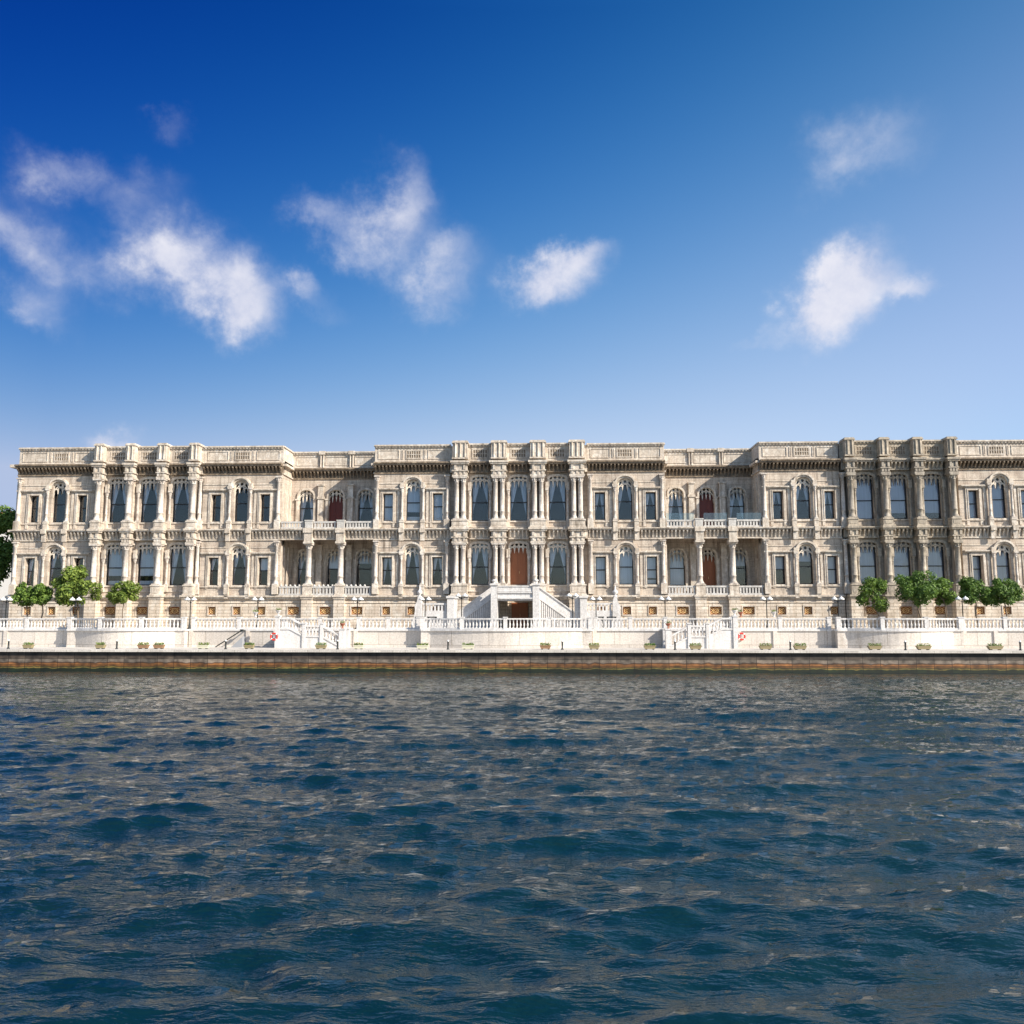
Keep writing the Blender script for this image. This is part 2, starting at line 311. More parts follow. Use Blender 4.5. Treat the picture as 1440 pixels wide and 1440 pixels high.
# ================================================================== THE SETTING
# ---- water: one FFT wave field, 0.137 m grid
def water():
    n, L = 1024, 140.0
    rng = np.random.default_rng(11)
    k1 = 2*np.pi*np.fft.fftfreq(n, L/n); kx, ky = np.meshgrid(k1, k1, indexing='ij'); k = np.hypot(kx, ky); k[0,0] = 1
    def spec(Lp, wx, wy, p, cut, PW=2):
        c = (kx*wx+ky*wy)/k; s = np.exp(-1/(k*Lp)**2)/k**p*np.abs(c)**PW*np.exp(-(k*cut)**2); s[0,0] = 0; return s
    def field(S, rms):
        h = (rng.normal(size=(n,n))+1j*rng.normal(size=(n,n)))*np.sqrt(S); hh = np.real(np.fft.ifft2(h)); a = rms/hh.std()
        dx = np.real(np.fft.ifft2(-1j*kx/k*h))*a; dy = np.real(np.fft.ifft2(-1j*ky/k*h))*a; return hh*a, dx, dy
    f1 = field(spec(.50, .22, .975, 4, .03, 6), .036)       # main chop, crests across the view
    f2 = field(spec(.16, -.25, .97, 3.5, .025, 3), .0200)      # shorter cross chop
    f3 = field(spec(1.7, -.12, .99, 4.6, .2, 7), .070)         # passing wakes
    h = f1[0]+f2[0]+f3[0]; dx = 1.0*f1[1]+.5*f2[1]; dy = 1.0*f1[2]+.5*f2[2]
    ny = 590; x = -70+np.arange(n)*L/n; y = -15.4-np.arange(ny)*L/n
    X, Y = np.meshgrid(x, y, indexing='ij'); h, dx, dy = h[:, :ny].copy(), dx[:, :ny], dy[:, :ny]
    fade = np.clip((70-np.abs(X))/6, 0, 1)*np.clip((Y+96)/6, 0, 1); damp = .36+.64*np.clip((-18-Y)/46, 0, 1)
    q = fade*damp; V = np.stack([X+dx*q, Y+dy*q, h*q-(1-fade)*.25], -1).reshape(-1, 3)
    I, J = np.meshgrid(np.arange(n-1), np.arange(ny-1), indexing='ij'); a = (I*ny+J).ravel()
    F = np.stack([a, a+1, a+ny+1, a+ny], -1)[:, ::-1]
    # outer sheet to the horizon
    base = len(V); B = 6000.; zz = -.25
    x0, x1, y0, y1 = -70, x[-1], y[-1], y[0]
    ext = np.array([(x0,y0,zz),(x1,y0,zz),(x1,y1,zz),(x0,y1,zz),(-B,-B,zz),(B,-B,zz),(B,y1,zz),(-B,y1,zz),(x0,-B,zz),(x1,-B,zz),(-B,y0,zz),(B,y0,zz)])
    F2 = base+np.array([(8,9,1,0),(4,8,0,10),(9,5,11,1),(10,0,3,7),(1,11,6,2)])
    V = np.vstack([V, ext]); F = np.vstack([F, F2])
    me = bpy.data.meshes.new('water'); me.vertices.add(len(V)); me.vertices.foreach_set('co', V.astype(np.float32).ravel())
    me.loops.add(F.size); me.loops.foreach_set('vertex_index', F.astype(np.int32).ravel())
    me.polygons.add(len(F)); me.polygons.foreach_set('loop_start', np.arange(0, F.size, 4, dtype=np.int32)); me.polygons.foreach_set('loop_total', np.full(len(F), 4, dtype=np.int32))
    me.polygons.foreach_set('use_smooth', np.ones(len(F), bool)); me.update(); me.validate()
    m = mat('sea_water', (.0018,.0180,.0215), .025); nt = m.node_tree; b = nt.nodes['Principled BSDF']; b.inputs['IOR'].default_value = 1.38; b.inputs['Specular IOR Level'].default_value = .85
    g = N(nt, 'ShaderNodeNewGeometry')
    prev = None
    gm = N(nt, 'ShaderNodeMapping'); gm.inputs['Scale'].default_value = (.045, .16, 1); gm.inputs['Rotation'].default_value = (0,0,R(-8)); nt.links.new(g.outputs['Position'], gm.inputs[0])
    gn = N(nt, 'ShaderNodeTexNoise'); gn.inputs['Scale'].default_value = 1; gn.inputs['Detail'].default_value = 3; nt.links.new(gm.outputs[0], gn.inputs['Vector'])
    gr = N(nt, 'ShaderNodeMapRange'); nt.links.new(gn.outputs['Fac'], gr.inputs[0]); gr.inputs[1].default_value = .36; gr.inputs[2].default_value = .64; gr.inputs[3].default_value = .42; gr.inputs[4].default_value = 1.35
    for sc, st, di, asp in ((1.0, .6, .060, (1,3.6,1)), (3.0, .7, .040, (1,3.2,1)), (9, .65, .017, (1,2.6,1)), (28, .5, .006, (1,1.9,1))):
        mp = N(nt, 'ShaderNodeMapping'); mp.inputs['Scale'].default_value = asp; mp.inputs['Rotation'].default_value = (0,0,R(12)); nt.links.new(g.outputs['Position'], mp.inputs[0])
        n_ = N(nt, 'ShaderNodeTexNoise'); n_.inputs['Scale'].default_value = sc; n_.inputs['Detail'].default_value = 2.5; n_.inputs['Roughness'].default_value = .55; nt.links.new(mp.outputs[0], n_.inputs['Vector'])
        bp = N(nt, 'ShaderNodeBump'); nt.links.new(mathn(nt, 'MULTIPLY', gr.outputs[0], st), bp.inputs['Strength']); bp.inputs['Distance'].default_value = di*1.15; nt.links.new(n_.outputs['Fac'], bp.inputs['Height'])
        if prev: nt.links.new(prev, bp.inputs['Normal'])
        prev = bp.outputs[0]
    nt.links.new(prev, b.inputs['Normal'])
    me.materials.append(m); o = bpy.data.objects.new('water', me); COL.objects.link(o); o['kind'] = 'structure'
water()

def struct(name, mb, m): o = mb.build(name, m); o['kind'] = 'structure'; return o
# ground sheet behind the palace, terrace paving, quay
TZ = 3.0; QZ = 1.58
g = MB(); g.box(-3000, 3000, 22.0, 5000, -2, 2.9); struct('ground', g, mat('dry_ground', (.20,.18,.12), .95))
qm = bpy.data.materials.new('quay_wall_stone'); qm.use_nodes = True
def quaymat():
    nt = qm.node_tree; b = nt.nodes['Principled BSDF']; b.inputs['Roughness'].default_value = .7
    g = N(nt, 'ShaderNodeNewGeometry'); sx = N(nt, 'ShaderNodeSeparateXYZ'); nt.links.new(g.outputs[0], sx.inputs[0])
    n = N(nt, 'ShaderNodeTexNoise'); n.inputs['Scale'].default_value = 1.4; n.inputs['Detail'].default_value = 7; nt.links.new(g.outputs[0], n.inputs[0])
    z = mathn(nt, 'ADD', sx.outputs[2], mathn(nt, 'MULTIPLY', mathn(nt, 'SUBTRACT', n.outputs['Fac'], .5), .30))
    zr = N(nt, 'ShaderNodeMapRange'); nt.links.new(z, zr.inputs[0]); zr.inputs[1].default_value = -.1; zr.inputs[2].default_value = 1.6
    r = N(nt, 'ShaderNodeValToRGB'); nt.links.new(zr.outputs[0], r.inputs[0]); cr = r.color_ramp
    st = [(0,(.008,.018,.008)),(.18,(.010,.022,.007)),(.215,(.30,.22,.05)),(.24,(.04,.04,.015)),(.29,(.22,.10,.025)),(.37,(.36,.15,.045)),(.43,(.07,.035,.02)),(.47,(.26,.21,.17)),(.57,(.24,.20,.16)),(.63,(.085,.065,.05)),(.74,(.06,.048,.038)),(1,(.085,.072,.06))]  # dark upper stops paint the cap overhang's shadow into the wall colour
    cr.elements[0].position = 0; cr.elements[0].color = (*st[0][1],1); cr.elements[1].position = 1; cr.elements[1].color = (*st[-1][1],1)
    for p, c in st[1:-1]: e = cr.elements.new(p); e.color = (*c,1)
    cb = N(nt, 'ShaderNodeCombineXYZ'); nt.links.new(sx.outputs[0], cb.inputs[0]); nt.links.new(sx.outputs[2], cb.inputs[1])
    bk = N(nt, 'ShaderNodeTexBrick'); nt.links.new(cb.outputs[0], bk.inputs[0]); bk.offset = 0; bk.inputs['Scale'].default_value = 1; bk.inputs['Brick Width'].default_value = 1.25; bk.inputs['Row Height'].default_value = .46; bk.inputs['Mortar Size'].default_value = .022
    bk.inputs['Color1'].default_value = (.6,.6,.6,1); bk.inputs['Color2'].default_value = (1.25,1.2,1.15,1); bk.inputs['Mortar'].default_value = (.2,.18,.16,1)
    mp = N(nt, 'ShaderNodeMapping'); mp.inputs['Scale'].default_value = (1.3,1.3,1.6); nt.links.new(g.outputs[0], mp.inputs[0])
    n2 = N(nt, 'ShaderNodeTexNoise'); n2.inputs['Detail'].default_value = 6; n2.inputs['Scale'].default_value = 1.5; nt.links.new(mp.outputs[0], n2.inputs[0])
    m2 = N(nt, 'ShaderNodeMapRange'); nt.links.new(n2.outputs['Fac'], m2.inputs[0]); m2.inputs[1].default_value = .3; m2.inputs[2].default_value = .7; m2.inputs[3].default_value = .32; m2.inputs[4].default_value = 1.15
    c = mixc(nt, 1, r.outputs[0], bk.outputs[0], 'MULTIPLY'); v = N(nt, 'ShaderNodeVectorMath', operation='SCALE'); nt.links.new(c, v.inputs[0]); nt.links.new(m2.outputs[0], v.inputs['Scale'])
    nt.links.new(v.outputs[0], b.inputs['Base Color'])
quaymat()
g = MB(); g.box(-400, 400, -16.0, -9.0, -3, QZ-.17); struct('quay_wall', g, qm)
g = MB(); g.box(-400, 400, -16.22, -9.0, QZ-.166, QZ); struct('quay_promenade', g, M['paving'])
# mooring fender ribs on the quay wall are stone joints; terrace plateau
BOWS = [(-38.6, -29.0), (-10.0, 3.5), (22.5, 32.1), (-67.2, -57.6), (50.6, 60.2)]
YB = -10.0
def front_path():
    pts = [(-90., YB)]
    for a, b in sorted(BOWS):
        pts.append((a, YB)); pts.append((a, YB-.75)); n = 14; pts.append((a+.75, YB-.75))
        for i in range(1, n): t = i/n; pts.append((a+.75+(b-a-1.5)*t, YB-.75-1.25*math.sin(math.pi*t)))
        pts.append((b-.75, YB-.75)); pts.append((b, YB-.75)); pts.append((b, YB))
    pts.append((90., YB)); return pts
FP = front_path()
g = MB()
for (xa, ya), (xb, yb) in zip(FP[:-1], FP[1:]):
    if abs(xb-xa) > .01: g.add([(xa,ya+.3,TZ),(xb,yb+.3,TZ),(xb,1.5,TZ),(xa,1.5,TZ)], [(0,1,2,3)])
g.box(-400, -90, -10, 22, -1, TZ); g.box(90, 400, -10, 22, -1, TZ); g.box(-90, -50.3, 1.5, 22, 1, TZ); g.box(45.1, 90, 1.5, 22, 1, TZ)
struct('terrace_paving', g, M['paving'])

# ================================================================== THE PALACE
AX = -2.6
PAL = thing('palace', 'long cream stone waterfront palace with two storeys of arched windows, columns and carved cornices', 'palace', (AX, 0, TZ))
ZB0, ZB1 = 3.0, 5.9            # basement
ZS, ZL0, ZL1 = 6.94, 11.95, 12.14
ZU, ZC0, ZC1, ZP = 12.87, 17.35, 18.35, 20.06
XL, XR = -50.3, 45.1
def bx(o): return AX+o
# core, roof
g = MB(); g.box(XL+.3, XR-.3, 4.5, 24, 1.0, 18.4)
for a, b in ((XL+.3, bx(-22.4)), (bx(-13.3), bx(13.3)), (bx(22.4), XR-.3)): g.box(a, b, 1.25, 4.496, 1.0, 18.4)
for s in (-1, 1):
    a, b = sorted((bx(s*13.304), bx(s*22.396))); g.box(a, b, 1.25, 4.49, 1.0, 5.85)
g.build('interior', M['dark'], PAL)
g = MB(); g.box(XL, XR, 3.6, 24.3, 18.404, 18.7)
for a, b in ((XL, bx(-22.2)), (bx(-13.5), bx(13.5)), (bx(22.2), XR)): g.box(a, b, .5, 3.596, 18.404, 18.7)
g.build('roof', M['roof'], PAL)
g = MB()
g.box(XL, XL+.28, .55, 24, ZB0-1, 18.3); g.box(XR-.28, XR, .55, 24, ZB0-1, 18.3); g.box(XL, XR, 24.02, 24.3, 2, 18.3)
split_build(g, 'wall', M['stone'], PAL)

def wall_strip(g, x0, x1, z0, z1, holes, y0, y1):
    """wall with rectangular holes (xa,xb,za,zb) that do not share columns"""
    hs = sorted(holes); x = x0
    for xa, xb, za, zb in hs:
        if xa > x+1e-4: g.box(x, xa, y0, y1, z0, z1)
        if za > z0: g.box(xa, xb, y0, y1, z0, za)
        if zb < z1: g.box(xa, xb, y0, y1, zb, z1)
        x = xb
    if x < x1-1e-4: g.box(x, x1, y0, y1, z0, z1)

# ---- window prototypes (origin: centre of glass bottom, glass plane y=0)
def arch_pts(w, z0, rise, n=12):     # flattened arch from +w/2 to -w/2
    return [(w/2*math.cos(math.pi*i/n), z0+rise*math.sin(math.pi*i/n)**.8) for i in range(n+1)]
def frame_mesh(w, h, mid):
    g = MB(); t = .075
    g.box(-w/2, -w/2+t, -.06, .04, 0, h); g.box(w/2-t, w/2, -.06, .04, 0, h)
    g.box(-w/2+t, w/2-t, -.06, .04, 0, t+.02); g.box(-w/2+t, w/2-t, -.06, .04, h-t, h); g.box(-w/2+t, w/2-t, -.05, .035, mid-.045, mid+.045)
    return g.mesh('window', M['frame'])
def pane_mesh(w, h): return MB().box(-w/2+.02, w/2-.02, 0, .012, .02, h-.02).mesh('pane', M['glass'])
def curtain_mesh(w, h, side, gap=.75):
    g = MB(); n = 16
    for s in (side,):
        vs = []; rows = 12
        for j in range(rows+1):
            t = j/rows; z = h*(1-t)-.02
            inner = .02+(w/2*.86)*(t/gap)**1.15 if t < gap else w/2*.86-(t-gap)*.05
            inner = min(inner, w/2*.9)
            for i in range(n+1):
                q = i/n; x = s*(w/2-.03-(w/2-.03-inner)*q); vs.append((x, .13+.035*math.sin(q*9*(1+.2*t))+.01*s, z))
        fs = [(j*(n+1)+i, j*(n+1)+i+1, (j+1)*(n+1)+i+1, (j+1)*(n+1)+i) for j in range(rows) for i in range(n)]
        g.add(vs, fs, True)
    return g.mesh('curtain', M['curtain'])
def blind_mesh(w, h, fr, m):
    g = MB(); z0 = h*(1-fr)+.1; n = 8
    g.box(-w/2+.06, w/2-.06, .10, .12, z0, h-.05); g.box(-w/2+.06, w/2-.06, .085, .135, z0-.05, z0-.004)
    return g.mesh('blind', M[m])
def tracery_mesh(w, h, drop, ncell, arched, m):
    """pierced stone lattice: ring row, interlaced pointed ribs and hanging points. origin at top centre"""
    g = MB(); c = w/ncell; t = .095
    def ztop(x): return (-.55*(abs(2*x/w))**2.4*drop*.8) if arched else (-.10*(abs(2*x/w))**4)
    for i in range(ncell):                       # plate pierced by a row of round holes
        x = -w/2+c*(i+.5); rh = c*.32; K = 12
        for k in range(K):
            pp = []
            for kk in (k, k+1):
                a = 2*math.pi*(kk+.5)/K; ca, sa = math.cos(a), math.sin(a); m_ = max(abs(ca), abs(sa))
                qx, qz, hx, hz = x+ca/m_*c/2, sa/m_*c/2-c*.5, x+rh*ca, rh*sa-c*.5
                pp.append(((qx, qz+ztop(qx)), (hx, hz+ztop(hx))))
            g.prism([pp[0][1], pp[0][0], pp[1][0], pp[1][1]], -.07, .05)
    for i in range(ncell):                       # pointed lancets below, ribs meeting in hanging points
        xm = -w/2+c*(i+.5)
        for s in (-1, 1):
            x1 = xm+s*c*.5; zt_ = ztop(xm)-c*1.02; zb_ = ztop(x1 if abs(x1) < w/2 else x1*.98)-drop*.66
            pts = [(xm+s*c*.5*math.sin(q*math.pi/2), zt_+(zb_-zt_)*q**1.6) for q in (0, .25, .5, .75, 1)]
            g.strip(pts, t, -.06, .045)
    for i in range(ncell+1):
        x = -w/2+c*i; 
        if i in (0, ncell): x *= .955
        z = ztop(x)-drop*.60; g.prism([(x-.075, z), (x, z-drop*.44), (x+.075, z)], -.066, .04)
        g.prism([(x-.04, z+.3*drop), (x, z), (x+.04, z+.3*drop)], -.064, .039)
    # solid part above
    n = 16
    for i in range(n):
        xa, xb = -w/2+w*i/n, -w/2+w*(i+1)/n; za, zb = ztop(xa)-.004, ztop(xb)-.004
        g.prism([(xa, za), (xb, zb), (xb, .02), (xa, .02)], -.072, .055)
    return g.mesh('tracery', M[m])
CACHE = {}
def cached(key, fn):
    if key not in CACHE: CACHE[key] = fn()
    return CACHE[key]
def window(x, y, z, w, h, mid, kind, trac=None, label=None):
    """kind: C curtain, B blind, G grey blind, H half blind, D dark"""
    o = inst(cached(('f', w, h, mid), lambda: frame_mesh(w, h, mid)), 'window', PAL, (x, y, z))
    inst(cached(('p', w, h), lambda: pane_mesh(w, h)), 'pane', o, (x, y, z))
    if kind == 'C': 
        vr = random.choice((.62, .75, .9, .75, 1.1)); vl = random.choice((vr, vr, .8))
        for sd_, gp in ((-1, vl), (1, vr)): inst(cached(('c', w, h, sd_, gp), lambda: curtain_mesh(w, h, sd_, gp)), 'curtain', o, (x, y, z))
    elif kind in 'BGHQ':
        fr, mm = {'B': (.9,'blind'), 'G': (.99,'greyblind'), 'H': (.5,'blind'), 'Q': (.42,'greyblind')}[kind]
        fr = min(.99, max(.3, fr+random.choice((-.12, 0, 0, .05)))); 
        inst(cached(('b', w, h, kind, round(fr, 2)), lambda: blind_mesh(w, h, fr, mm)), 'blind', o, (x, y, z))
        if kind == 'B': inst(cached(('v', w), lambda: MB().box(-w/2+.05, w/2-.05, .15, .17, .1, .45).mesh('valance', M['curtain'])), 'valance', o, (x, y, z))
    if trac:
        tw, dz, drop, nc, arched, m = trac
        inst(cached(('t',)+trac, lambda: tracery_mesh(tw, 0, drop, nc, arched, m)), 'tracery', o, (x, y-.27, z+dz))
    if label: o['label'] = label
    return o
def door(x, y, z, w, h, m='door', trac=None, label=None):
    key = ('d', w, h, m)
    def mk():
        g = MB(); g.box(-w/2, -.004, -.03, .05, 0, h); g.box(.004, w/2, -.03, .05, 0, h)
        for s in (-1, 1):
            c = s*w/4; pw = w*.17
            for a, b in ((.06,.30),(.34,.46),(.50,.92)):
                g.box(c-pw, c+pw, -.055, -.032, h*a, h*b); g.box(c-pw+.05, c+pw-.05, -.07, -.057, h*a+.05, h*b-.05)
        return g.mesh('door', M[m])
    o = inst(cached(key, mk), 'door', PAL, (x, y, z))
    inst(cached(('hd',), lambda: MB().box(.03, .06, -.13, -.072, 0, .22).mesh('handle', M['gold'])), 'handle', o, (x, y, z+1.05))
    if trac:
        tw, dz, drop, nc, arched, mm = trac
        inst(cached(('t',)+trac, lambda: tracery_mesh(tw, 0, drop, nc, arched, mm)), 'tracery', o, (x, y-.2, z+dz))
    if label: o['label'] = label
    return o
def basement_window(x, w):
    def mk():
        g = MB(); h = .72; g.box(-w/2, w/2, .0, .03, 0, h)
        return g.mesh('basement_window', M['redframe'])
    o = inst(cached(('bw', w), mk), 'basement_window', PAL, (x, .16, 4.22))
    def gr():
        g = MB(); h = .72
        for r, t in ((.235, .055), (.10, .05)):
            for k in range(12):
                a, b = 2*math.pi*k/12, 2*math.pi*(k+1)/12; g.strip([(r*math.cos(a), h/2+r*math.sin(a)), (r*math.cos(b), h/2+r*math.sin(b))], t, -.045, -.003)
        for sx in (-1, 1):
            for sz in (-1, 1):
                g.strip([(sx*.17, h/2+sz*.17), (sx*(w/2-.04), h/2+sz*(h/2-.04))], .04, -.05, -.006)
                if w > .9: g.strip([(sx*.24, h/2), (sx*(w/2-.04), h/2+sz*.18)], .04, -.052, -.007)
        return g.mesh('grille', M['gold'])
    inst(cached(('bg', w), gr), 'grille', o, (x, .16, 4.22))
    return o
# ---- columns
def column_mesh(r, h, m, base=True):
    g = MB()
    g.box(-r*1.5, r*1.5, -r*1.5, r*1.5, 0, .11)
    prof = [(r*1.42,.11),(r*1.45,.17),(r*1.15,.24),(r*1.25,.29),(r*1.02,.34),(r,.40),(r*1.0,.72),(r*1.13,.74),(r*1.13,.82),(r,.84),(r*.985,h*.55),(r*.90,h-.52),
            (r*1.06,h-.50),(r*1.06,h-.45),(r*.92,h-.43),(r*1.0,h-.34),(r*1.28,h-.16),(r*1.45,h-.12)]
    g.lathe(0, 0, 0, prof, 16)
    for k in range(8):
        a = 2*math.pi*k/8; x, y = r*1.12*math.cos(a), r*1.12*math.sin(a); g.cbox(x, y, h-.38, h-.20, r*.34, r*.34)
    g.box(-r*1.55, r*1.55, -r*1.55, r*1.55, h-.12, h)
    return g.mesh('column', m)
def column(x, y, z, r, h, m='shaft', name='column'):
    o = inst(cached(('col', r, h, m), lambda: column_mesh(r, h, M[m])), name, PAL, (x, y, z)); return o

# ---- continuous bands per stretch: broken so that column blocks read proud of them
def bracket_band(x0, x1, yf, z0, z1, ledge, m, y_wall, step=.34, bw=.13, proj=.42):
    g = MB()
    g.box(x0, x1, yf-proj, y_wall, z1, z1+ledge*.5)                     # ledge
    g.box(x0, x1, yf-proj-.10, y_wall, z1+ledge*.5+.0, z1+ledge)
    g.box(x0, x1, yf-.10, y_wall, z0-.02, z0+.10)                      # lower moulding
    g.box(x0, x1, yf-.035, y_wall, z0+.10, z1)
    n = max(1, int((x1-x0)/step)); s = (x1-x0)/n
    for i in range(n):
        x = x0+s*(i+.5); h = z1-z0-.1
        g.prism2 = None
        prof = [(yf-.02, z0+.12), (yf-.12, z0+.14), (yf-.16, z0+h*.45), (yf-proj+.06, z1-.16), (yf-proj+.03, z1-.002), (yf-.02, z1-.002)]
        k = len(prof); vs = [(x-bw/2, y, z) for y, z in prof]+[(x+bw/2, y, z) for y, z in prof]
        fs = [tuple(range(k)), tuple(reversed(range(k, 2*k)))]+[((i2+1) % k, i2, k+i2, k+(i2+1) % k) for i2 in range(k)]
        g.add(vs, fs)
    return g
def parapet(x0, x1, yf, m, panels, back=.5, top=ZP):
    """panels: list of (xa, xb, kind) kind P plain frame, L lattice, S slot"""
    g = MB()
    g.box(x0, x1, yf, yf+back, ZC1, top-.28)
    g.box(x0-.0, x1+.0, yf-.14, yf+back+.05, ZC1, ZC1+.14)
    g.box(x0, x1, yf-.09, yf+back+.04, top-.28, top-.14); g.box(x0, x1, yf-.20, yf+back+.1, top-.14, top)
    n = int((x1-x0)/.30)
    for i in range(n): x = x0+(x1-x0)*(i+.5)/n; g.box(x-.06, x+.06, yf-.155, yf-.09, top-.26, top-.145)
    for xa, xb, k in panels:
        za, zb = ZC1+.34, top-.48; t = .06
        g.box(xa, xb, yf-.05, yf, za, za+t); g.box(xa, xb, yf-.05, yf, zb-t, zb); g.box(xa, xa+t, yf-.05, yf, za+t, zb-t); g.box(xb-t, xb, yf-.05, yf, za+t, zb-t)
    o = g.build('parapet', M[m], PAL)
    for xa, xb, k in panels:
        if k != 'L': continue
        za, zb = ZC1+.34, top-.48
        p = MB(); p.box(xa+.08, xb-.08, yf-.012, yf-.002, za+.08, zb-.08)
        pb = p.build('lattice_panel', M['soot'] if m != 'grey' else M['frame'], o)
        q = MB(); nn = max(3, int((xb-xa)/.24)); c = (xb-xa-.2)/nn
        for i in range(nn+1): q.box(xa+.1+c*i-.03, xa+.1+c*i+.03, yf-.045, yf-.014, za+.1, zb-.1)
        for j in range(3): zz = za+.1+(zb-za-.2)*j/2; q.box(xa+.1, xb-.1, yf-.052, yf-.016, zz-.028, zz+.028)
        q.build('lattice_bars', M[m], o)
    return o

def entablature(x, yf, wd, m, z0, z1, full):
    """projecting block over a column (cluster) up to a ledge"""
    g = MB(); h = z1-z0
    g.box(x-wd/2, x+wd/2, yf-.36, .3, z0, z0+h*.14)
    g.box(x-wd/2+.07, x+wd/2-.07, yf-.29, .3, z0+h*.14, z0+h*.40)
    g.box(x-wd/2-.04, x+wd/2+.04, yf-.40, .3, z0+h*.40, z0+h*.48)
    g.box(x-wd/2+.05, x+wd/2-.05, yf-.31, .3, z0+h*.48, z1-.14)
    for k in (-1, 1):       # carved corbels
        g.box(x+k*wd*.30-.10, x+k*wd*.30+.10, yf-.40, yf-.312, z0+h*.52, z1-.16); g.box(x+k*wd*.30-.09, x+k*wd*.30+.09, yf-.352, yf-.292, z0+h*.17, z0+h*.38)
    g.box(x-.09, x+.09, yf-.352, yf-.292, z0+h*.17, z0+h*.38)
    g.box(x-wd/2-.10, x+wd/2+.10, yf-.48, .3, z1-.14, z1)
    g.box(x-wd/2-.17, x+wd/2+.17, yf-.56, .3, z1, z1+.19)
    return g.build('entablature_block', M[m], PAL)
def pedestal(x, yf, wd, m, z0, z1):
    g = MB(); g.box(x-wd/2-.06, x+wd/2+.06, yf-.42, .3, z0, z0+.12); g.box(x-wd/2, x+wd/2, yf-.35, .3, z0+.12, z1-.12)
    g.box(x-wd/2+.12, x+wd/2-.12, yf-.375, yf-.352, z0+.22, z1-.22)
    g.box(x-wd/2-.05, x+wd/2+.05, yf-.41, .3, z1-.12, z1); return g.build('pedestal', M[m], PAL)
def pier(x, yf, wd, m, top, ribs):
    g = MB(); g.box(x-wd/2, x+wd/2, yf-.30, .6, ZC1+.19, top-.18); g.box(x-wd/2-.09, x+wd/2+.09, yf-.39, .7, top-.18, top-.06); g.box(x-wd/2-.02, x+wd/2+.02, yf-.33, .63, top-.06, top+.04)
    g.box(x-wd/2-.07, x+wd/2+.07, yf-.37, .6, ZC1+.191, ZC1+.32)
    for k in range(ribs):
        xx = x-wd/2+wd*(k+.5)/ribs; g.lathe(xx, yf-.32, ZC1+.34, [(.085,0),(.075,.05),(.07,1.2),(.09,1.25),(.09,1.30)], 8)
    return g.build('parapet_pier', M[m], PAL)
def base_wall(x0, x1, wins, m='base'):
    g = MB(); wall_strip(g, x0, x1, ZB0-.2, ZB1-.25, [(x-w/2, x+w/2, 4.22, 4.94) for x, w in wins], 0, 1.24)
    g.build('basement_wall', M[m], PAL)
    t = MB()
    for x, w in wins:   # frame mouldings
        t = MB(); wo_ = basement_window(x, w)
        for a, b, c, d in ((x-w/2-.10,x+w/2+.10,4.94,5.05),(x-w/2-.10,x+w/2+.10,4.10,4.22),(x-w/2-.10,x-w/2,4.22,4.94),(x+w/2,x+w/2+.10,4.22,4.94)): t.box(a, b, -.05, -.002, c, d)
        split_build(t, 'surround', M['trim'], wo_)
    t = MB(); t.box(x0, x1, -.10, -.003, ZB0-.2, 3.35); t.box(x0, x1, -.06, -.003, 5.28, 5.36)
    split_build(t, 'basement_trim', M['base'], PAL)
def low_ledge(x0, x1, m, yf=0):
    g = MB(); g.box(x0, x1, yf-.16, .6, ZB1-.25, ZB1-.08); g.box(x0, x1, yf-.30, .6, ZB1-.08, ZB1+.08); g.build('string_course', M[m], PAL)

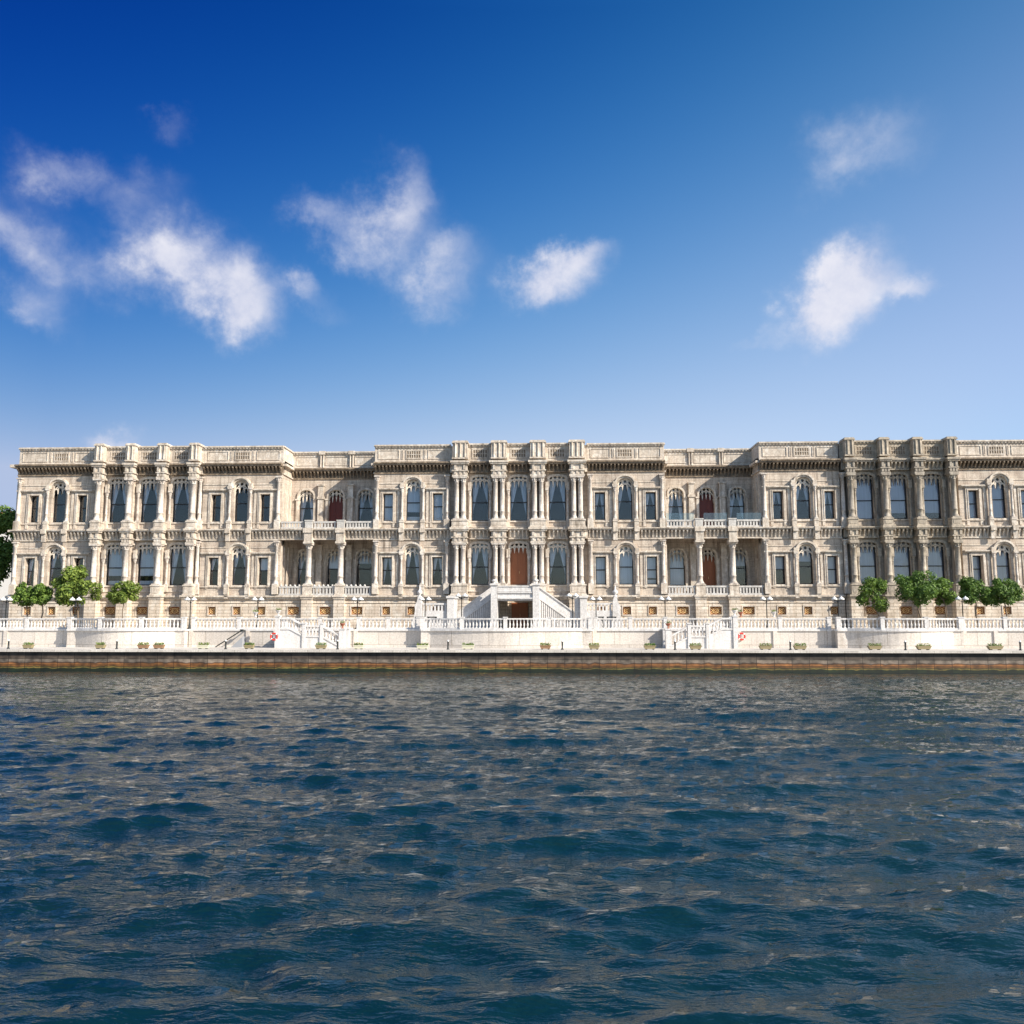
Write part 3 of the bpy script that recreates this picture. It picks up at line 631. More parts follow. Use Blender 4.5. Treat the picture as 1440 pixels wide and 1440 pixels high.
# ---- flanking section with three windows
def triple(oc, x0, x1, kinds, m='stone', tm='trim', cm='soot', sides=(0,0)):
    xc = bx(oc); sw, cw, ds = .95, 1.32, 2.33
    holes = lambda zb, zs, zc: [(xc-ds-sw/2, xc-ds+sw/2, zb, zs), (xc-cw/2, xc+cw/2, zb, zc), (xc+ds-sw/2, xc+ds+sw/2, zb, zs)]
    g = MB(); wall_strip(g, x0, x1, ZB1+.08, ZL0-.9, holes(ZS, 9.50, 10.45), 0, .55)
    wall_strip(g, x0, x1, ZL1, ZC0-.02, holes(ZU, 15.45, 16.65), 0, .55)
    g.box(x0, x1, .0, .55, ZL0-.9, ZL1)
    g.box(x0, x1, .55, 1.24, ZL0-1.2, ZL1+.3)
    g.build('wall', M[m], PAL)
    base_wall(x0, x1, [(xc-ds, .72), (xc, .72), (xc+ds, .72)]); low_ledge(x0, x1, tm)
    for fl, (zb, zs, zc, md) in enumerate(((ZS, 9.50, 10.45, 1.62), (ZU, 15.45, 16.65, 1.72))):
        ws = []
        for i, k in enumerate(kinds[fl]):
            if i == 1: wo_ = window(xc, .47, zb, cw, zc-zb, md if fl == 0 else 1.75, k, (cw, zc-zb+.02, .95 if fl == 0 else 1.0, 3, True, 'tracery' if m == 'stone' else 'tracery'))
            else: wo_ = window(xc+(i-1)*ds, .47, zb, sw, zs-zb, (zs-zb)*.53, k)
            ws.append(wo_)
        for s in (-1, 1):
            x = xc+s*ds; t = MB()
            for a, b in ((x-sw/2-.24, x-sw/2-.002), (x+sw/2+.002, x+sw/2+.24)): t.box(a, b, -.09, -.004, zb-.6 if fl else zb-.3, zs+.22)
            for a, b in ((x-sw/2-.10, x-sw/2-.002), (x+sw/2+.002, x+sw/2+.10)): t.box(a, b, -.13, -.091, zb, zs+.10)
            t.box(x-sw/2, x+sw/2, -.09, -.004, zs, zs+.22)
            xa, xb = (x0+.1, xc-1.22) if s < 0 else (xc+1.22, x1-.1)
            t.box(xa, xb, -.14, -.005, zs+.26, zs+.36); t.box(xa, xb, -.27, -.005, zs+.36, zs+.47)
            t.box(x-sw/2-.05, x+sw/2+.05, -.06, .40, zb-.12, zb-.003)
            px = xc+s*1.36; t.box(px-.10, px+.10, -.07, -.004, zb-.6 if fl else zb-.3, zs+.24)
            split_build(t, 'surround', M[tm], ws[s+1])
        t = MB(); t.box(x0, xc-1.22, -.12, -.0065, zb-.20, zb-.13); t.box(xc-.74, xc+.74, -.12, -.0065, zb-.20, zb-.13); t.box(xc+1.22, x1, -.12, -.0065, zb-.20, zb-.13)
        t.box(x0, xc-1.20, -.05, -.007, zs+.9, zs+.96); t.box(xc+1.20, x1, -.05, -.007, zs+.9, zs+.96); split_build(t, 'sill_course', M[tm], PAL)
        t = MB(); t.box(xc-.66, xc+.66, -.06, .40, zb-.12, zb-.003)
        # hood arch over the middle window
        n = 18; sp = zc-.62; prev = None
        def arc(r, rise): return [(xc-r*math.cos(math.pi*i/n), sp+rise*math.sin(math.pi*i/n)**.82) for i in range(n+1)]
        inner, mid_, outer = arc(.70, .74), arc(.84, .90), arc(.98, 1.06)
        for A, B, yy in ((inner, mid_, -.16), (mid_, outer, -.30)):
            for i in range(n): t.prism([A[i], A[i+1], B[i+1], B[i]], yy, -.006)
        # spandrel corner fill inside the arch
        for i in range(n//2+1 if False else n):
            (xa, za), (xb, zb2) = inner[i], inner[i+1]
            if za < zc+.05 or zb2 < zc+.05:
                t.prism([(xa, za), (xb, zb2), (xb, max(za, zb2)+.10), (xa, max(za, zb2)+.10)], -.05, .12) if abs(xa-xb) > 1e-3 else None
        for s in (-1, 1):
            x = xc+s*.98; t.box(x-.22, x+.22, -.36, -.006, sp-.02, sp+.16); t.box(x-.17, x+.17, -.33, -.006, sp+.16, sp+.42)
            t.box(x-.20, x+.20, -.36, -.006, zb-.86, zb-.02)   # pedestal block
            t.box(x-.23, x+.23, -.40, -.007, zb-.16, zb-.021)
            t.prism([(x-.16, zb-1.25), (x+.16, zb-1.25), (x+.20, zb-.861), (x-.20, zb-.861)], -.3, -.007) if fl == 0 else None
        split_build(t, 'surround', M[tm], ws[1])
        for s in (-1, 1): column(xc+s*.98, -.20, zb, .115, sp-zb-.02, 'shaft' if m == 'stone' else 'grey', 'colonnette')
    # bands
    bracket_band(x0, x1, 0, ZL0-.85, ZL0-.02, ZL1-ZL0+.02, tm, .0-.001).build('bracket_band', M[tm if m == 'stone' else 'greytrim'], PAL)
    for s in (-1, 1):
        g = MB(); x = xc+s*.98; g.box(x-.24, x+.24, -.62, -.44, ZL0-.20, ZL1+.03); g.box(x-.2, x+.2, -.46, -.30, ZL0-.95, ZL0-.2); g.build('corbel', M[tm], PAL)
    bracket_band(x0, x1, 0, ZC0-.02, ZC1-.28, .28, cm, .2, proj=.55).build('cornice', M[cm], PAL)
    w_ = (x1-x0); a = .32
    parapet(x0, x1, 0.05, tm, [(x0+a, xc-1.35, 'P'), (xc-1.15, xc-.95, 'S'), (xc-.75, xc+.75, 'L'), (xc+.95, xc+1.15, 'S'), (xc+1.35, x1-a, 'P')])

# ---- window bays between free-standing columns
def colonnade(xs, clusters, kinds, m='stone', tm='trim', cm='soot', sh='shaft', bm='base', doors=()):
    """xs: column axes. clusters: offsets of shafts at each axis."""
    YW = .32; yc = -.52
    gw = 1.58; wd = .86 if len(clusters) == 1 else 1.42
    x0, x1 = xs[0]-wd/2-.25, xs[-1]+wd/2+.25
    mids = [(a+b)/2 for a, b in zip(xs[:-1], xs[1:])]
    g = MB(); 
    wall_strip(g, x0, x1, ZB1+.08, ZL0-.9, [(c-gw/2, c+gw/2, ZS, 10.85) for c in mids], YW, .9)
    wall_strip(g, x0, x1, ZL1, ZC0-.1, [(c-gw/2, c+gw/2, ZU, 17.10) for c in mids], YW, .9)
    g.box(x0, x1, YW, 1.2, ZL0-.9, ZL1); g.box(x0, x1, YW, .9, ZC0-.1, 18.35)
    g.build('wall', M[m], PAL)
    base_wall(x0, x1, [(c, 1.05) for c in mids], bm); low_ledge(x0, x1, tm, 0)
    for fl, (zb, zt, md) in enumerate(((ZS, 10.85, 1.66), (ZU, 17.10, 1.75))):
        for i, c in enumerate(mids):
            k = kinds[fl][i]; tr = (gw, zt-zb+.0, 1.0 if fl == 0 else 1.1, 4, False, 'tracery' if m == 'stone' else 'greytrim')
            if k == 'R': wo_ = door(c, .62, zb, gw, zt-zb-.5, 'door', tr, 'panelled red-brown double door')
            else: wo_ = window(c, .66, zb, gw, zt-zb, md, k, tr)
            t = MB()
            # stepped archivolt round the tracery
            n = 14
            def arc(r, z, rise): return [(c-r*math.cos(math.pi*i/n), z+rise*math.sin(math.pi*i/n)**.45) for i in range(n+1)]
            A, B = arc(gw/2+.01, zt-.62, .52), arc(gw/2+.20, zt-.62, .74)
            for i in range(n): t.prism([A[i], A[i+1], B[i+1], B[i]], YW-.16, YW-.004)
            for s in (-1, 1):
                t.box(c+s*(gw/2+.17)-.15, c+s*(gw/2+.17)+.15, YW-.34, YW-.005, zt-1.30, zt-.64)
                t.box(c+s*(gw/2+.17)-.15, c+s*(gw/2+.17)+.15, YW-.34, YW-.005, zb-.62, zb-.01)
            t.box(c-gw/2-.02, c+gw/2+.02, YW-.10, YW+.2, zb-.13, zb-.004)
            t.box(c-gw/2-.02, c+gw/2+.02, YW-.07, YW-.005, zb-.62, zb-.48)
            split_build(t, 'surround', M[tm], wo_)
        for c in mids:
            for s in (-1, 1): column(c+s*(gw/2+.17), YW-.19, zb, .105, zt-1.30-zb, sh, 'colonnette')
    for x in xs:
        # back pilaster strips behind shafts
        g = MB(); [g.box(x+dx-.19, x+dx+.19, -.20, YW-.003, za_, zb_) for dx in clusters for za_, zb_ in ((ZB1+.081, 10.70), (ZL1+.001, 16.86))]; split_build(g, 'pilaster', M[m], PAL)
        pb = MB(); pb.box(x-wd/2-.10, x+wd/2+.10, yc-.34, -.003, ZB0-.2, ZB1-.25); pb.build('basement_pier', M[bm], PAL)
        pl = MB(); pl.box(x-wd/2-.16, x+wd/2+.16, yc-.40, -.161, ZB1-.25, ZB1-.08); pl.box(x-wd/2-.24, x+wd/2+.24, yc-.50, -.301, ZB1-.08, ZB1+.08); pl.build('string_block', M[tm], PAL)
        pedestal(x, yc, wd, tm, ZB1+.08, ZS); pedestal(x, yc, wd, tm, ZL1+.19-.19, ZU)
        entablature(x, yc, wd, tm if m != 'stone' else 'trim', 10.70, ZL0, 0); entablature(x, yc, wd, cm if m != 'stone' else 'trim', 16.86, ZC1-.19, 0)
        for dx in clusters:
            column(x+dx, yc-.02, ZS, .245 if len(clusters) == 1 else .21, 10.70-ZS, sh); column(x+dx, yc-.02, ZU, .245 if len(clusters) == 1 else .21, 16.86-ZU, sh)
        pier(x, yc+.02, wd-.06, tm, 20.22, 2 if len(clusters) == 1 else 3)
    for a, b in ((x0, xs[0]-wd/2+.03), (xs[-1]+wd/2-.03, x1)):
        MB().box(a, b, .05, .55, ZC1+.2, ZP-.15).build('parapet', M[tm], PAL); split_build(MB().box(a, b, -.3, .55, ZL0-.8, ZL1-.002).box(a, b, -.3, .55, ZC0, ZC1+.19), 'bracket_band', M[tm], PAL)
    for i, c in enumerate(mids):
        a, b = xs[i]+wd/2+.17, xs[i+1]-wd/2-.17
        bracket_band(a, b, YW-.30, ZL0-.80, ZL0-.02, ZL1-ZL0+.02, tm, YW-.001).build('bracket_band', M[tm], PAL)
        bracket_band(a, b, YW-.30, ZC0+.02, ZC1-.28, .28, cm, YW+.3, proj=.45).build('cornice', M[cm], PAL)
        a, b = xs[i]+wd/2-.028, xs[i+1]-wd/2+.028
        parapet(a, b, .0, tm, [(a+.35, b-.35, 'L')], top=ZP+.05)

# ---- recessed loggia stretch
def recess(s, kinds, glass_rail):
    x0, x1 = sorted((bx(s*13.5), bx(s*22.2))); yb = 3.1; xc = bx(s*17.85); ms = [xc-2.9, xc, xc+2.9]; gw = 1.45
    g = MB()
    wall_strip(g, x0, x1, ZB1+.08, 11.0, [(c-gw/2, c+gw/2, ZS, 10.4) for c in ms], yb, yb+.6)
    wall_strip(g, x0, x1, 11.0, ZC0-.02, [(c-gw/2, c+gw/2, ZU-.3, 16.3) for c in ms], yb, yb+.6)
    g.box(x0, x1, yb+.6, yb+1.38, 10.7, 12.3); g.box(x0, x1, yb, yb+.6, ZC0-.02, 18.36)
    # return walls of the pavilions
    g.box(x0-.5, x0, .552, yb+.5, ZB1+.08, 18.36); g.box(x1, x1+.5, .552, yb+.5, ZB1+.08, 18.36)
    g.box(x0+.001, x1-.001, .0, yb-.002, ZB1-.2, ZB1+.079)      # loggia floor
    g.box(x0+.001, x1-.001, .02, yb-.003, 11.35, ZL0+.10)   # balcony slab
    g.build('wall', M['stone'], PAL)
    base_wall(x0, x1, [(c, 1.05) for c in [xc-2.95, xc, xc+2.95]]); low_ledge(x0, x1, 'trim')
    bracket_band(x0, x1, 0, ZL0-.80, ZL0-.02, ZL1-ZL0+.02, 'trim', .4).build('bracket_band', M['trim'], PAL)
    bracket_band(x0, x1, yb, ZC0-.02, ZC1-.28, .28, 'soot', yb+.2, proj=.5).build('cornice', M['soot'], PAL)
    dv = [x0+.25, xc-1.6, xc-1.3, xc+1.3, xc+1.6, x1-.25]
    parapet(x0, x1, yb+.05, 'trim', [(x0+.35, xc-1.75, 'P'), (xc-1.15, xc+1.15, 'P'), (xc+1.75, x1-.35, 'P')])
    q = MB()
    for c in (xc-1.45, xc+1.45):
        for d in (-.13, .13): q.lathe(c+d, yb-.06, ZC1+.14, [(.09,0),(.08,.05),(.075,1.2),(.10,1.25)], 8)
        q.box(c-.3, c+.3, yb-.2, yb+.04, ZP-.30, ZP+.05)
    split_build(q, 'parapet_pier', M['trim'], PAL)
    for sx, xx in ((1, x0), (-1, x1)):   # parapet and cornice returns
        q = MB(); a, b = (xx-.5, xx) if sx > 0 else (xx, xx+.5)
        q.box(a, b, .56, yb+.04, 18.362, ZP-.28); q.box(min(a, b)-.0, b+.0, .56, yb+.04, ZP-.28, ZP)
        e0, e1 = (xx, xx+.35) if sx > 0 else (xx-.35, xx)
        q.box(e0, e1, 0.0, yb-.5, ZC1-.22, ZC1); q.box(e0 if sx > 0 else xx-.12, xx+.12 if sx > 0 else e1, 0.0, yb, ZC0-.02, ZC0+.1)
        q.box(e0 if sx > 0 else xx-.1, xx+.1 if sx > 0 else e1, .0, yb, ZP-.14, ZP)
        split_build(q, 'cornice_return', M['trim'], PAL)
        t = MB()
        for z0_, z1_ in ((ZB1+.1, 10.6), (ZL1, 16.9)):
            for yy in (.35, 1.2, 2.4):
                t.box(*((xx+.001, xx+.09) if sx > 0 else (xx-.09, xx-.001)), yy-.13, yy+.13, z0_, z1_)
            t.box(*((xx+.002, xx+.06) if sx > 0 else (xx-.06, xx-.002)), 1.4, 2.2, z0_+.7, z1_-1.2)
        split_build(t, 'pilaster', M['trim'], PAL)
    for fl, (zb, zt, md) in enumerate(((ZS, 10.4, 1.66), (ZU-.3, 16.3, 1.95))):
        for i, c in enumerate(ms):
            t = MB(); k = kinds[fl][i]; tr = (gw, zt-zb, 1.1, 4, True, 'tracery')
            if k in 'RS': wo_ = door(c, yb+.4, zb-.4, gw, zt-zb-.2, 'doordark' if k == 'S' else 'door', (gw, zt-zb+.4, 1.1, 4, True, 'tracery'), 'dark red door' if k == 'S' else 'red-brown wooden door')
            else: wo_ = window(c, yb+.42, zb, gw, zt-zb, md, k, tr)
            n = 14
            def arc(r, z, rise): return [(c-r*math.cos(math.pi*j/n), z+rise*math.sin(math.pi*j/n)**.7) for j in range(n+1)]
            A, B = arc(gw/2+.01, zt-.9, .86), arc(gw/2+.17, zt-.9, 1.06)
            for j in range(n): t.prism([A[j], A[j+1], B[j+1], B[j]], yb-.16, yb-.004)
            for e in (-1, 1):
                t.box(c+e*(gw/2+.13)-.12, c+e*(gw/2+.13)+.12, yb-.14, yb-.005, zb-.5, zt-.9)
                t.box(c+e*(gw/2+.16)-.17, c+e*(gw/2+.16)+.17, yb-.20, yb-.006, zt-1.05, zt-.9)
            split_build(t, 'surround', M['trim'], wo_)
        for c in (xc-1.45, xc+1.45):
            t = MB(); t.box(c-.26, c+.26, yb-.30, yb-.005, zb-.6, zt+.35); t.box(c-.34, c+.34, yb-.38, yb-.006, zt-.95, zt-.72); t.box(c-.34, c+.34, yb-.38, yb-.006, zt+.351, zt+.5)
            split_build(t, 'pilaster', M['trim'], PAL)
    xs = [bx(s*16.5), bx(s*19.5)]
    for x in xs:
        g = MB(); g.box(x-.42, x+.42, -.35, .35, ZB1+.08, ZS-.1); g.box(x-.47, x+.47, -.40, .40, ZS-.1, ZS); g.box(x-.47, x+.47, -.40, .4, ZB1+.081, ZB1+.2); g.build('pedestal', M['trim'], PAL)
        pb = MB(); pb.box(x-.5, x+.5, -.35, -.003, ZB0-.2, ZB1-.25); pb.build('basement_pier', M['base'], PAL)
        pl = MB(); pl.box(x-.56, x+.56, -.42, -.161, ZB1-.25, ZB1-.08); pl.box(x-.62, x+.62, -.50, -.301, ZB1-.08, ZB1+.08); pl.build('string_block', M['trim'], PAL)
        column(x, 0, ZS, .25, 10.75-ZS)
        g = MB(); g.box(x-.42, x+.42, -.58, .36, 10.75, 10.93); g.box(x-.36, x+.36, -.54, .33, 10.93, ZL0-.2); g.box(x-.45, x+.45, -.64, -.53, ZL0-.2, ZL1+.04); g.build('entablature_block', M['trim'], PAL)
        g = MB(); g.box(x-.34, x+.34, -.42, .1, ZL1+.001, ZU-.02); g.box(x-.38, x+.38, -.46, .14, ZU-.02, ZU+.08); g.build('pedestal', M['balcony'], PAL)
    # balustrades: pierced white balcony front above, scalloped one below
    ed = [x0, *sorted(xs), x1]
    for a, b in zip(ed[:-1], ed[1:]):
        for z0_, z1_, nm in ((ZL1+.002, ZU-.03, 'balcony_balustrade'), (ZB1+.082, ZS-.12, 'loggia_balustrade')):
            xa, xb = a+.44, b-.44
            if a == x0: xa = a+.05
            if b == x1: xb = b-.05
            g = MB(); y = -.18; g.box(xa, xb, y-.08, y+.08, z0_, z0_+.16); n = int((xb-xa)/.27)
            for i in range(n): x = xa+(xb-xa)*(i+.5)/n; g.box(x-.075, x+.075, y-.05, y+.05, z0_+.16, z1_-.16)
            g.box(xa, xb, y-.09, y+.09, z1_-.16, z1_)
            if s < 0 and nm == 'loggia_balustrade':
                for i in range(int((xb-xa)/.42)): x = xa+.2+.42*i; g.lathe(x, y, z1_+.001, [(.12,0),(.10,.1),(.03,.17)], 7)
            g.build(nm, M['balcony'], PAL)
            if glass_rail and nm == 'balcony_balustrade': MB().box(xa, xb, y-.01, y+.01, z1_+.002, z1_+.62).build('glass_rail', M['rail_glass'], PAL)

# sections
triple(-43.6, XL, bx(-40.15), ('CCD', 'DDD'))
colonnade([bx(o) for o in (-39.55,-36.55,-33.5,-30.45)], (0,), ('BBC', 'CCC'))
triple(-26.1, bx(-29.75), bx(-22.2), ('CCH', 'DDD'))
recess(-1, ('CHH', 'CSC'), False)
triple(-9.85, bx(-13.5), bx(-6.35), ('CCC', 'BBB'))
colonnade([bx(o) for o in (-5.4,-1.8,1.8,5.4)], (-.31,.31), ('CRC', 'CCC'))
triple(9.85, bx(6.35), bx(13.5), ('BBB', 'CCC'))
recess(1, ('BRQ', 'CSC'), True)
triple(26.1, bx(22.2), bx(29.4), ('QQG', 'CCC'))
colonnade([bx(o) for o in (30.2,33.3,36.3,39.35)], (0,), ('GGG', 'GGG'), 'greywall', 'greytrim', 'grey', 'grey', 'base')
triple(43.65, bx(40.05), XR, ('GGG', 'GGG'), 'stone', 'trim', 'soot')
# slim engaged columns at the section corners, both floors
for o_, tw in ((-47.35,0),(-22.5,0),(-13.2,0),(-6.62,0),(6.62,0),(13.2,0),(22.5,0),(47.35,0),(-29.95,0),(29.6,0)):
    for zb, zt in ((ZS, 11.0), (ZU, 17.1)):
        column(bx(o_), -.16, zb, .17, zt-zb, 'shaft')
        g = MB(); g.box(bx(o_)-.27, bx(o_)+.27, -.42, -.003, zb-.86, zb-.001); g.build('pedestal', M['trim'], PAL)
for s, x in ((-1, XL), (1, XR)):      # end returns of the cornices
    g = MB(); a, b = (x-.5, x) if s < 0 else (x, x+.5)
    g.box(a, b, -.6, 24, ZC1-.28, ZC1); g.box(a+.1 if s < 0 else a, b if s < 0 else b-.1, -.4, 24, ZL0, ZL1); g.box(a+.15 if s < 0 else a, b if s < 0 else b-.15, -.15, 24, ZB1-.08, ZB1+.08)
    g.box(a+.3 if s < 0 else a, b if s < 0 else b-.3, .1, 24, ZP-.14, ZP); g.box(x-.001 if s < 0 else x-.5, x+.5 if s < 0 else x, .56, 24, 18.71, ZP-.141)
    split_build(g, 'cornice_return', M['trim'], PAL)
# small brown door under the landing
door(-2.5, -.14, 3.0, 1.5, 2.3, 'door', None, 'low brown door under the landing')

# ================================================================== GRAND STAIRCASE
GS = thing('marble_staircase', 'white marble double staircase rising to a landing before the central red-brown door', 'staircase', (AX, -2.5, TZ))
LZ = 6.15
def sbox(name, m, *bs):
    g = MB()
    for b in bs: g.box(*b)
    return g.build(name, M[m], GS)
xa, xb = -4.55, -.95       # landing front piers
sbox('landing', 'marble', (xa+.3, xb-.3, -4.9, -.9, LZ-.75, LZ), (xa+.3, xb-.3, -5.03, -4.9, LZ-.62, LZ-.50), (xa+.3, xb-.3, -5.0, -4.9, LZ-.12, LZ-.02))
for x in (xa, xb):
    sbox('pier', 'marble', (x-.33, x+.33, -5.1, -4.5, TZ, TZ+.35), (x-.28, x+.28, -5.05, -4.52, TZ+.35, LZ+.55), (x-.36, x+.36, -5.14, -4.46, LZ+.55, LZ+.7))
    g = MB(); g.lathe(x, -4.8, LZ+.70, [(.14,0),(.06,.06),(.06,.1),(.22,.22),(.24,.3),(.1,.36)], 12); g.build('urn', M['marble'], GS)
for x, sgn in ((xa, 1), (xb, -1)): sbox('side_wall', 'marble', *(((x-.26, x+.3-.002, -4.5, -.9, TZ, LZ)),))
sbox('landing_parapet', 'marble', (xa+.3, xb-.3, -4.98, -4.8, LZ+.001, LZ+.09), (xa+.3, xb-.3, -4.95, -4.83, LZ+.09, LZ+.42), (xa+.3, xb-.3, -5.0, -4.78, LZ+.42, LZ+.52))
for sgn, xt in ((-1, xa-.26), (1, xb+.26)):
    run = 3.05; n = 17; zbot = TZ+.4
    g = MB(); dz = (LZ-TZ)/n
    for i in range(n): x0_ = xt+sgn*run*i/n; x1_ = xt+sgn*run*(i+1)/n; g.box(min(x0_, x1_), max(x0_, x1_), -3.3, -1.0, TZ, LZ-dz*(i+1)+.001 if i < n-1 else TZ+.02)
    g.build('steps', M['marble'], GS)
    zt0, zt1 = LZ+.5, TZ+1.45
    P4 = lambda a, b, t0, t1: [(xt+sgn*run*t0, a(t0)), (xt+sgn*run*t1, a(t1)), (xt+sgn*run*t1, b(t1)), (xt+sgn*run*t0, b(t0))]
    top = lambda t: zt0+(zt1-zt0)*t
    for y0_ in (-3.6, -1.2):
        g = MB()
        def pr(lo, hi, y0, y1):
            p = P4(lo, hi, 0, 1); p = p if sgn > 0 else p[::-1]; g.prism(p, y0, y1)
        pr(lambda t: top(t)-.12, lambda t: top(t), y0_-.08, y0_+.26)
        pr(lambda t: top(t)-.98, lambda t: top(t)-.12, y0_, y0_+.18)
        pr(lambda t: top(t)-1.10, lambda t: top(t)-.98, y0_-.06, y0_+.24)
        pr(lambda t: TZ, lambda t: max(TZ+.02, top(t)-1.10), y0_+.10, y0_+.2)
        g.build('sloping_parapet', M['marble'], GS)
        if y0_ < -3:
            g = MB()
            for i in range(17):
                t = (i+.5)/17; x = xt+sgn*run*t; z1_ = top(t)-1.10
                if z1_ > TZ+.3: g.box(x-.055, x+.055, y0_-.02, y0_+.098, TZ+.1, z1_)
            g.box(min(xt, xt+sgn*run), max(xt, xt+sgn*run), y0_-.05, y0_+.098, TZ, TZ+.1)
            g.build('ribbed_panel', M['marble'], GS)
    xe = xt+sgn*(run+.32)
    sbox('pier', 'marble', (xe-.36, xe+.36, -3.85, -3.1, TZ, TZ+.4), (xe-.29, xe+.29, -3.8, -3.15, TZ+.4, 5.6), (xe-.38, xe+.38, -3.88, -3.07, 5.6, 5.8))
# flanking garden walls with scrolled ends
for sgn, x0_, lab in ((-1, -8.4, 'low white marble wall with scrolled end and finial, left of the grand stairs'), (1, 3.15, 'low white marble wall with scrolled end and finial, right of the grand stairs')):
    t = thing('scrolled_wall', lab, 'wall', (x0_, -3.8, TZ), 'scrolled walls flanking the grand stairs')
    xe = x0_+sgn*2.75
    def pb(name, *bs):
        g = MB()
        for b in bs: g.box(*b)
        return g.build(name, M['marble'], t)
    pb('pier', (x0_-.30, x0_+.30, -4.1, -3.5, TZ, 5.62), (x0_-.38, x0_+.38, -4.18, -3.42, 5.62, 5.8))
    lo, hi = sorted((x0_+sgn*.302, xe-sgn*.28)); g = MB(); g.box(lo, hi, -3.9, -3.7, TZ, 4.55); g.box(lo, hi, -3.92, -3.68, 5.05, 5.2)
    n = 7
    for i in range(n): x = lo+(hi-lo)*(i+.5)/n; g.box(x-.075, x+.075, -3.86, -3.74, 4.55, 5.05)
    g.build('pierced_panel', M['marble'], t)
    g = MB(); s_ = sgn; prof = [(-.28, TZ), (.62, TZ), (.58, 3.6), (.42, 4.1), (.36, 4.6), (.40, 5.0), (.20, 5.3), (.12, 5.75), (-.12, 5.75), (-.24, 5.2)]
    if sgn < 0: prof = [(-a, b) for a, b in prof][::-1]
    g.prism([(xe+a, b) for a, b in prof], -4.05, -3.55); g.build('scroll', M['marble'], t)
    g = MB(); g.lathe(xe, -3.8, 5.75, [(.2,0),(.22,.06),(.08,.1),(.08,.16),(.24,.34),(.22,.48),(.08,.62),(.06,.85),(.02,1.0)], 12); g.build('finial', M['marble'], t)

# ================================================================== TERRACE WALL, BALUSTRADES
TW = thing('terrace_wall', 'smooth white retaining wall of the terrace with three curved bays along the promenade', 'wall', (0, YB, QZ))
def path_prism(g, pts, d0, d1, z0, z1):
    """extrude a strip along plan path; d0,d1 offsets towards +y (crude: y shift)"""
    for (xa_, ya), (xb_, yb) in zip(pts[:-1], pts[1:]):
        if abs(xb_-xa_) < .01: continue
        g.slab([(xa_, ya+d0), (xb_, yb+d0), (xb_, yb+d1), (xa_, ya+d1)], z0, z1)
segs = []; cur = [FP[0]]; 
for p in FP[1:]:
    if abs(p[0]-cur[-1][0]) < .01: segs.append(cur); cur = [p]
    else: cur.append(p)
segs.append(cur); segs = [s_ for s_ in segs if len(s_) > 1]
for pts in segs:
    g = MB(); path_prism(g, pts, 0, .5, QZ, TZ-.12)
    xa_, xb_ = pts[0][0], pts[-1][0]
    if len(pts) > 3: g.box(xa_, xa_+.45, YB-.25, YB+.3, QZ, TZ-.121); g.box(xb_-.45, xb_, YB-.25, YB+.3, QZ, TZ-.121)
    g.build('wall_stretch', M['render'], TW)
    g = MB(); path_prism(g, pts, -.10, .55, TZ-.118, TZ+.02)
    if len(pts) > 3: g.box(xa_-.08, xa_-.001, YB-.80, YB-.101, TZ-.117, TZ+.019); g.box(xb_+.001, xb_+.08, YB-.80, YB-.101, TZ-.117, TZ+.019)
    g.build('coping', M['marble'], TW)
for x in (-44.1, -28.75, -24.1, -21.85, -15.35, -10.2, 3.75, 9.3, 15.1, 17.9, 32.5, 34.9, -39.0, 22.1):
    g = MB(); g.box(x-.16, x+.16, YB-.10, YB-.003, QZ, TZ-.119); g.build('pilaster', M['render'], TW)
balme = MB(); balme.box(-.075, .075, -.075, .075, 0, .06); balme.lathe(0, 0, .06, [(.05,0),(.045,.04),(.082,.17),(.075,.25),(.04,.38),(.045,.46),(.06,.50),(.05,.54)], 8); balme.box(-.075, .075, -.075, .075, .60, .66)
balme = balme.mesh('baluster', M['marble'])
BGRP = 'white marble balustrades along the terrace edge'
def balustrade(pts, z, lab, ped=None, spacing=.27, group=BGRP, post0=True, post1=True):
    """pts: (x,y) plan path"""
    o = thing('stone_balustrade', lab, 'balustrade', (pts[0][0], pts[0][1], z), group)
    g = MB(); path_prism(g, pts, -.11, .11, z, z+.10); g.build('base_rail', M['marble'], o)
    g = MB(); path_prism(g, pts, -.13, .13, z+.76, z+.86); g.build('top_rail', M['marble'], o)
    L = 0; acc = []
    for a, b in zip(pts[:-1], pts[1:]):
        d = math.hypot(b[0]-a[0], b[1]-a[1]); acc.append((L, a, b, d)); L += d
    def at(s_):
        for l0, a, b, d in acc:
            if s_ <= l0+d+1e-6: t = (s_-l0)/d; return a[0]+(b[0]-a[0])*t, a[1]+(b[1]-a[1])*t
    pd = max(1, round(L/3.3)) if ped is None else ped
    ps = [L*i/pd for i in range(pd+1)]
    for i, s_ in enumerate(ps):
        if (i == 0 and not post0) or (i == pd and not post1): continue
        x, y = at(min(max(s_, .14), L-.14)); g = MB(); g.cbox(x, y, z, z+.90, .30, .30); g.cbox(x, y, z+.90, z+.97, .38, .38); g.build('pedestal', M['marble'], o)
    for a, b in zip(ps[:-1], ps[1:]):
        n = int((b-a-.42)/spacing)
        for i in range(n):
            x, y = at(a+.21+(b-a-.42)*(i+.5)/n); inst(balme, 'baluster', o, (x, y, z+.10))
    return o
Z0 = TZ+.022
def bowpts(a, b): return [p for p in FP if a-.01 <= p[0] <= b+.01 and p[1] < YB-.5]
def shift(pts, dy=.15): return [(x, y+dy) for x, y in pts]
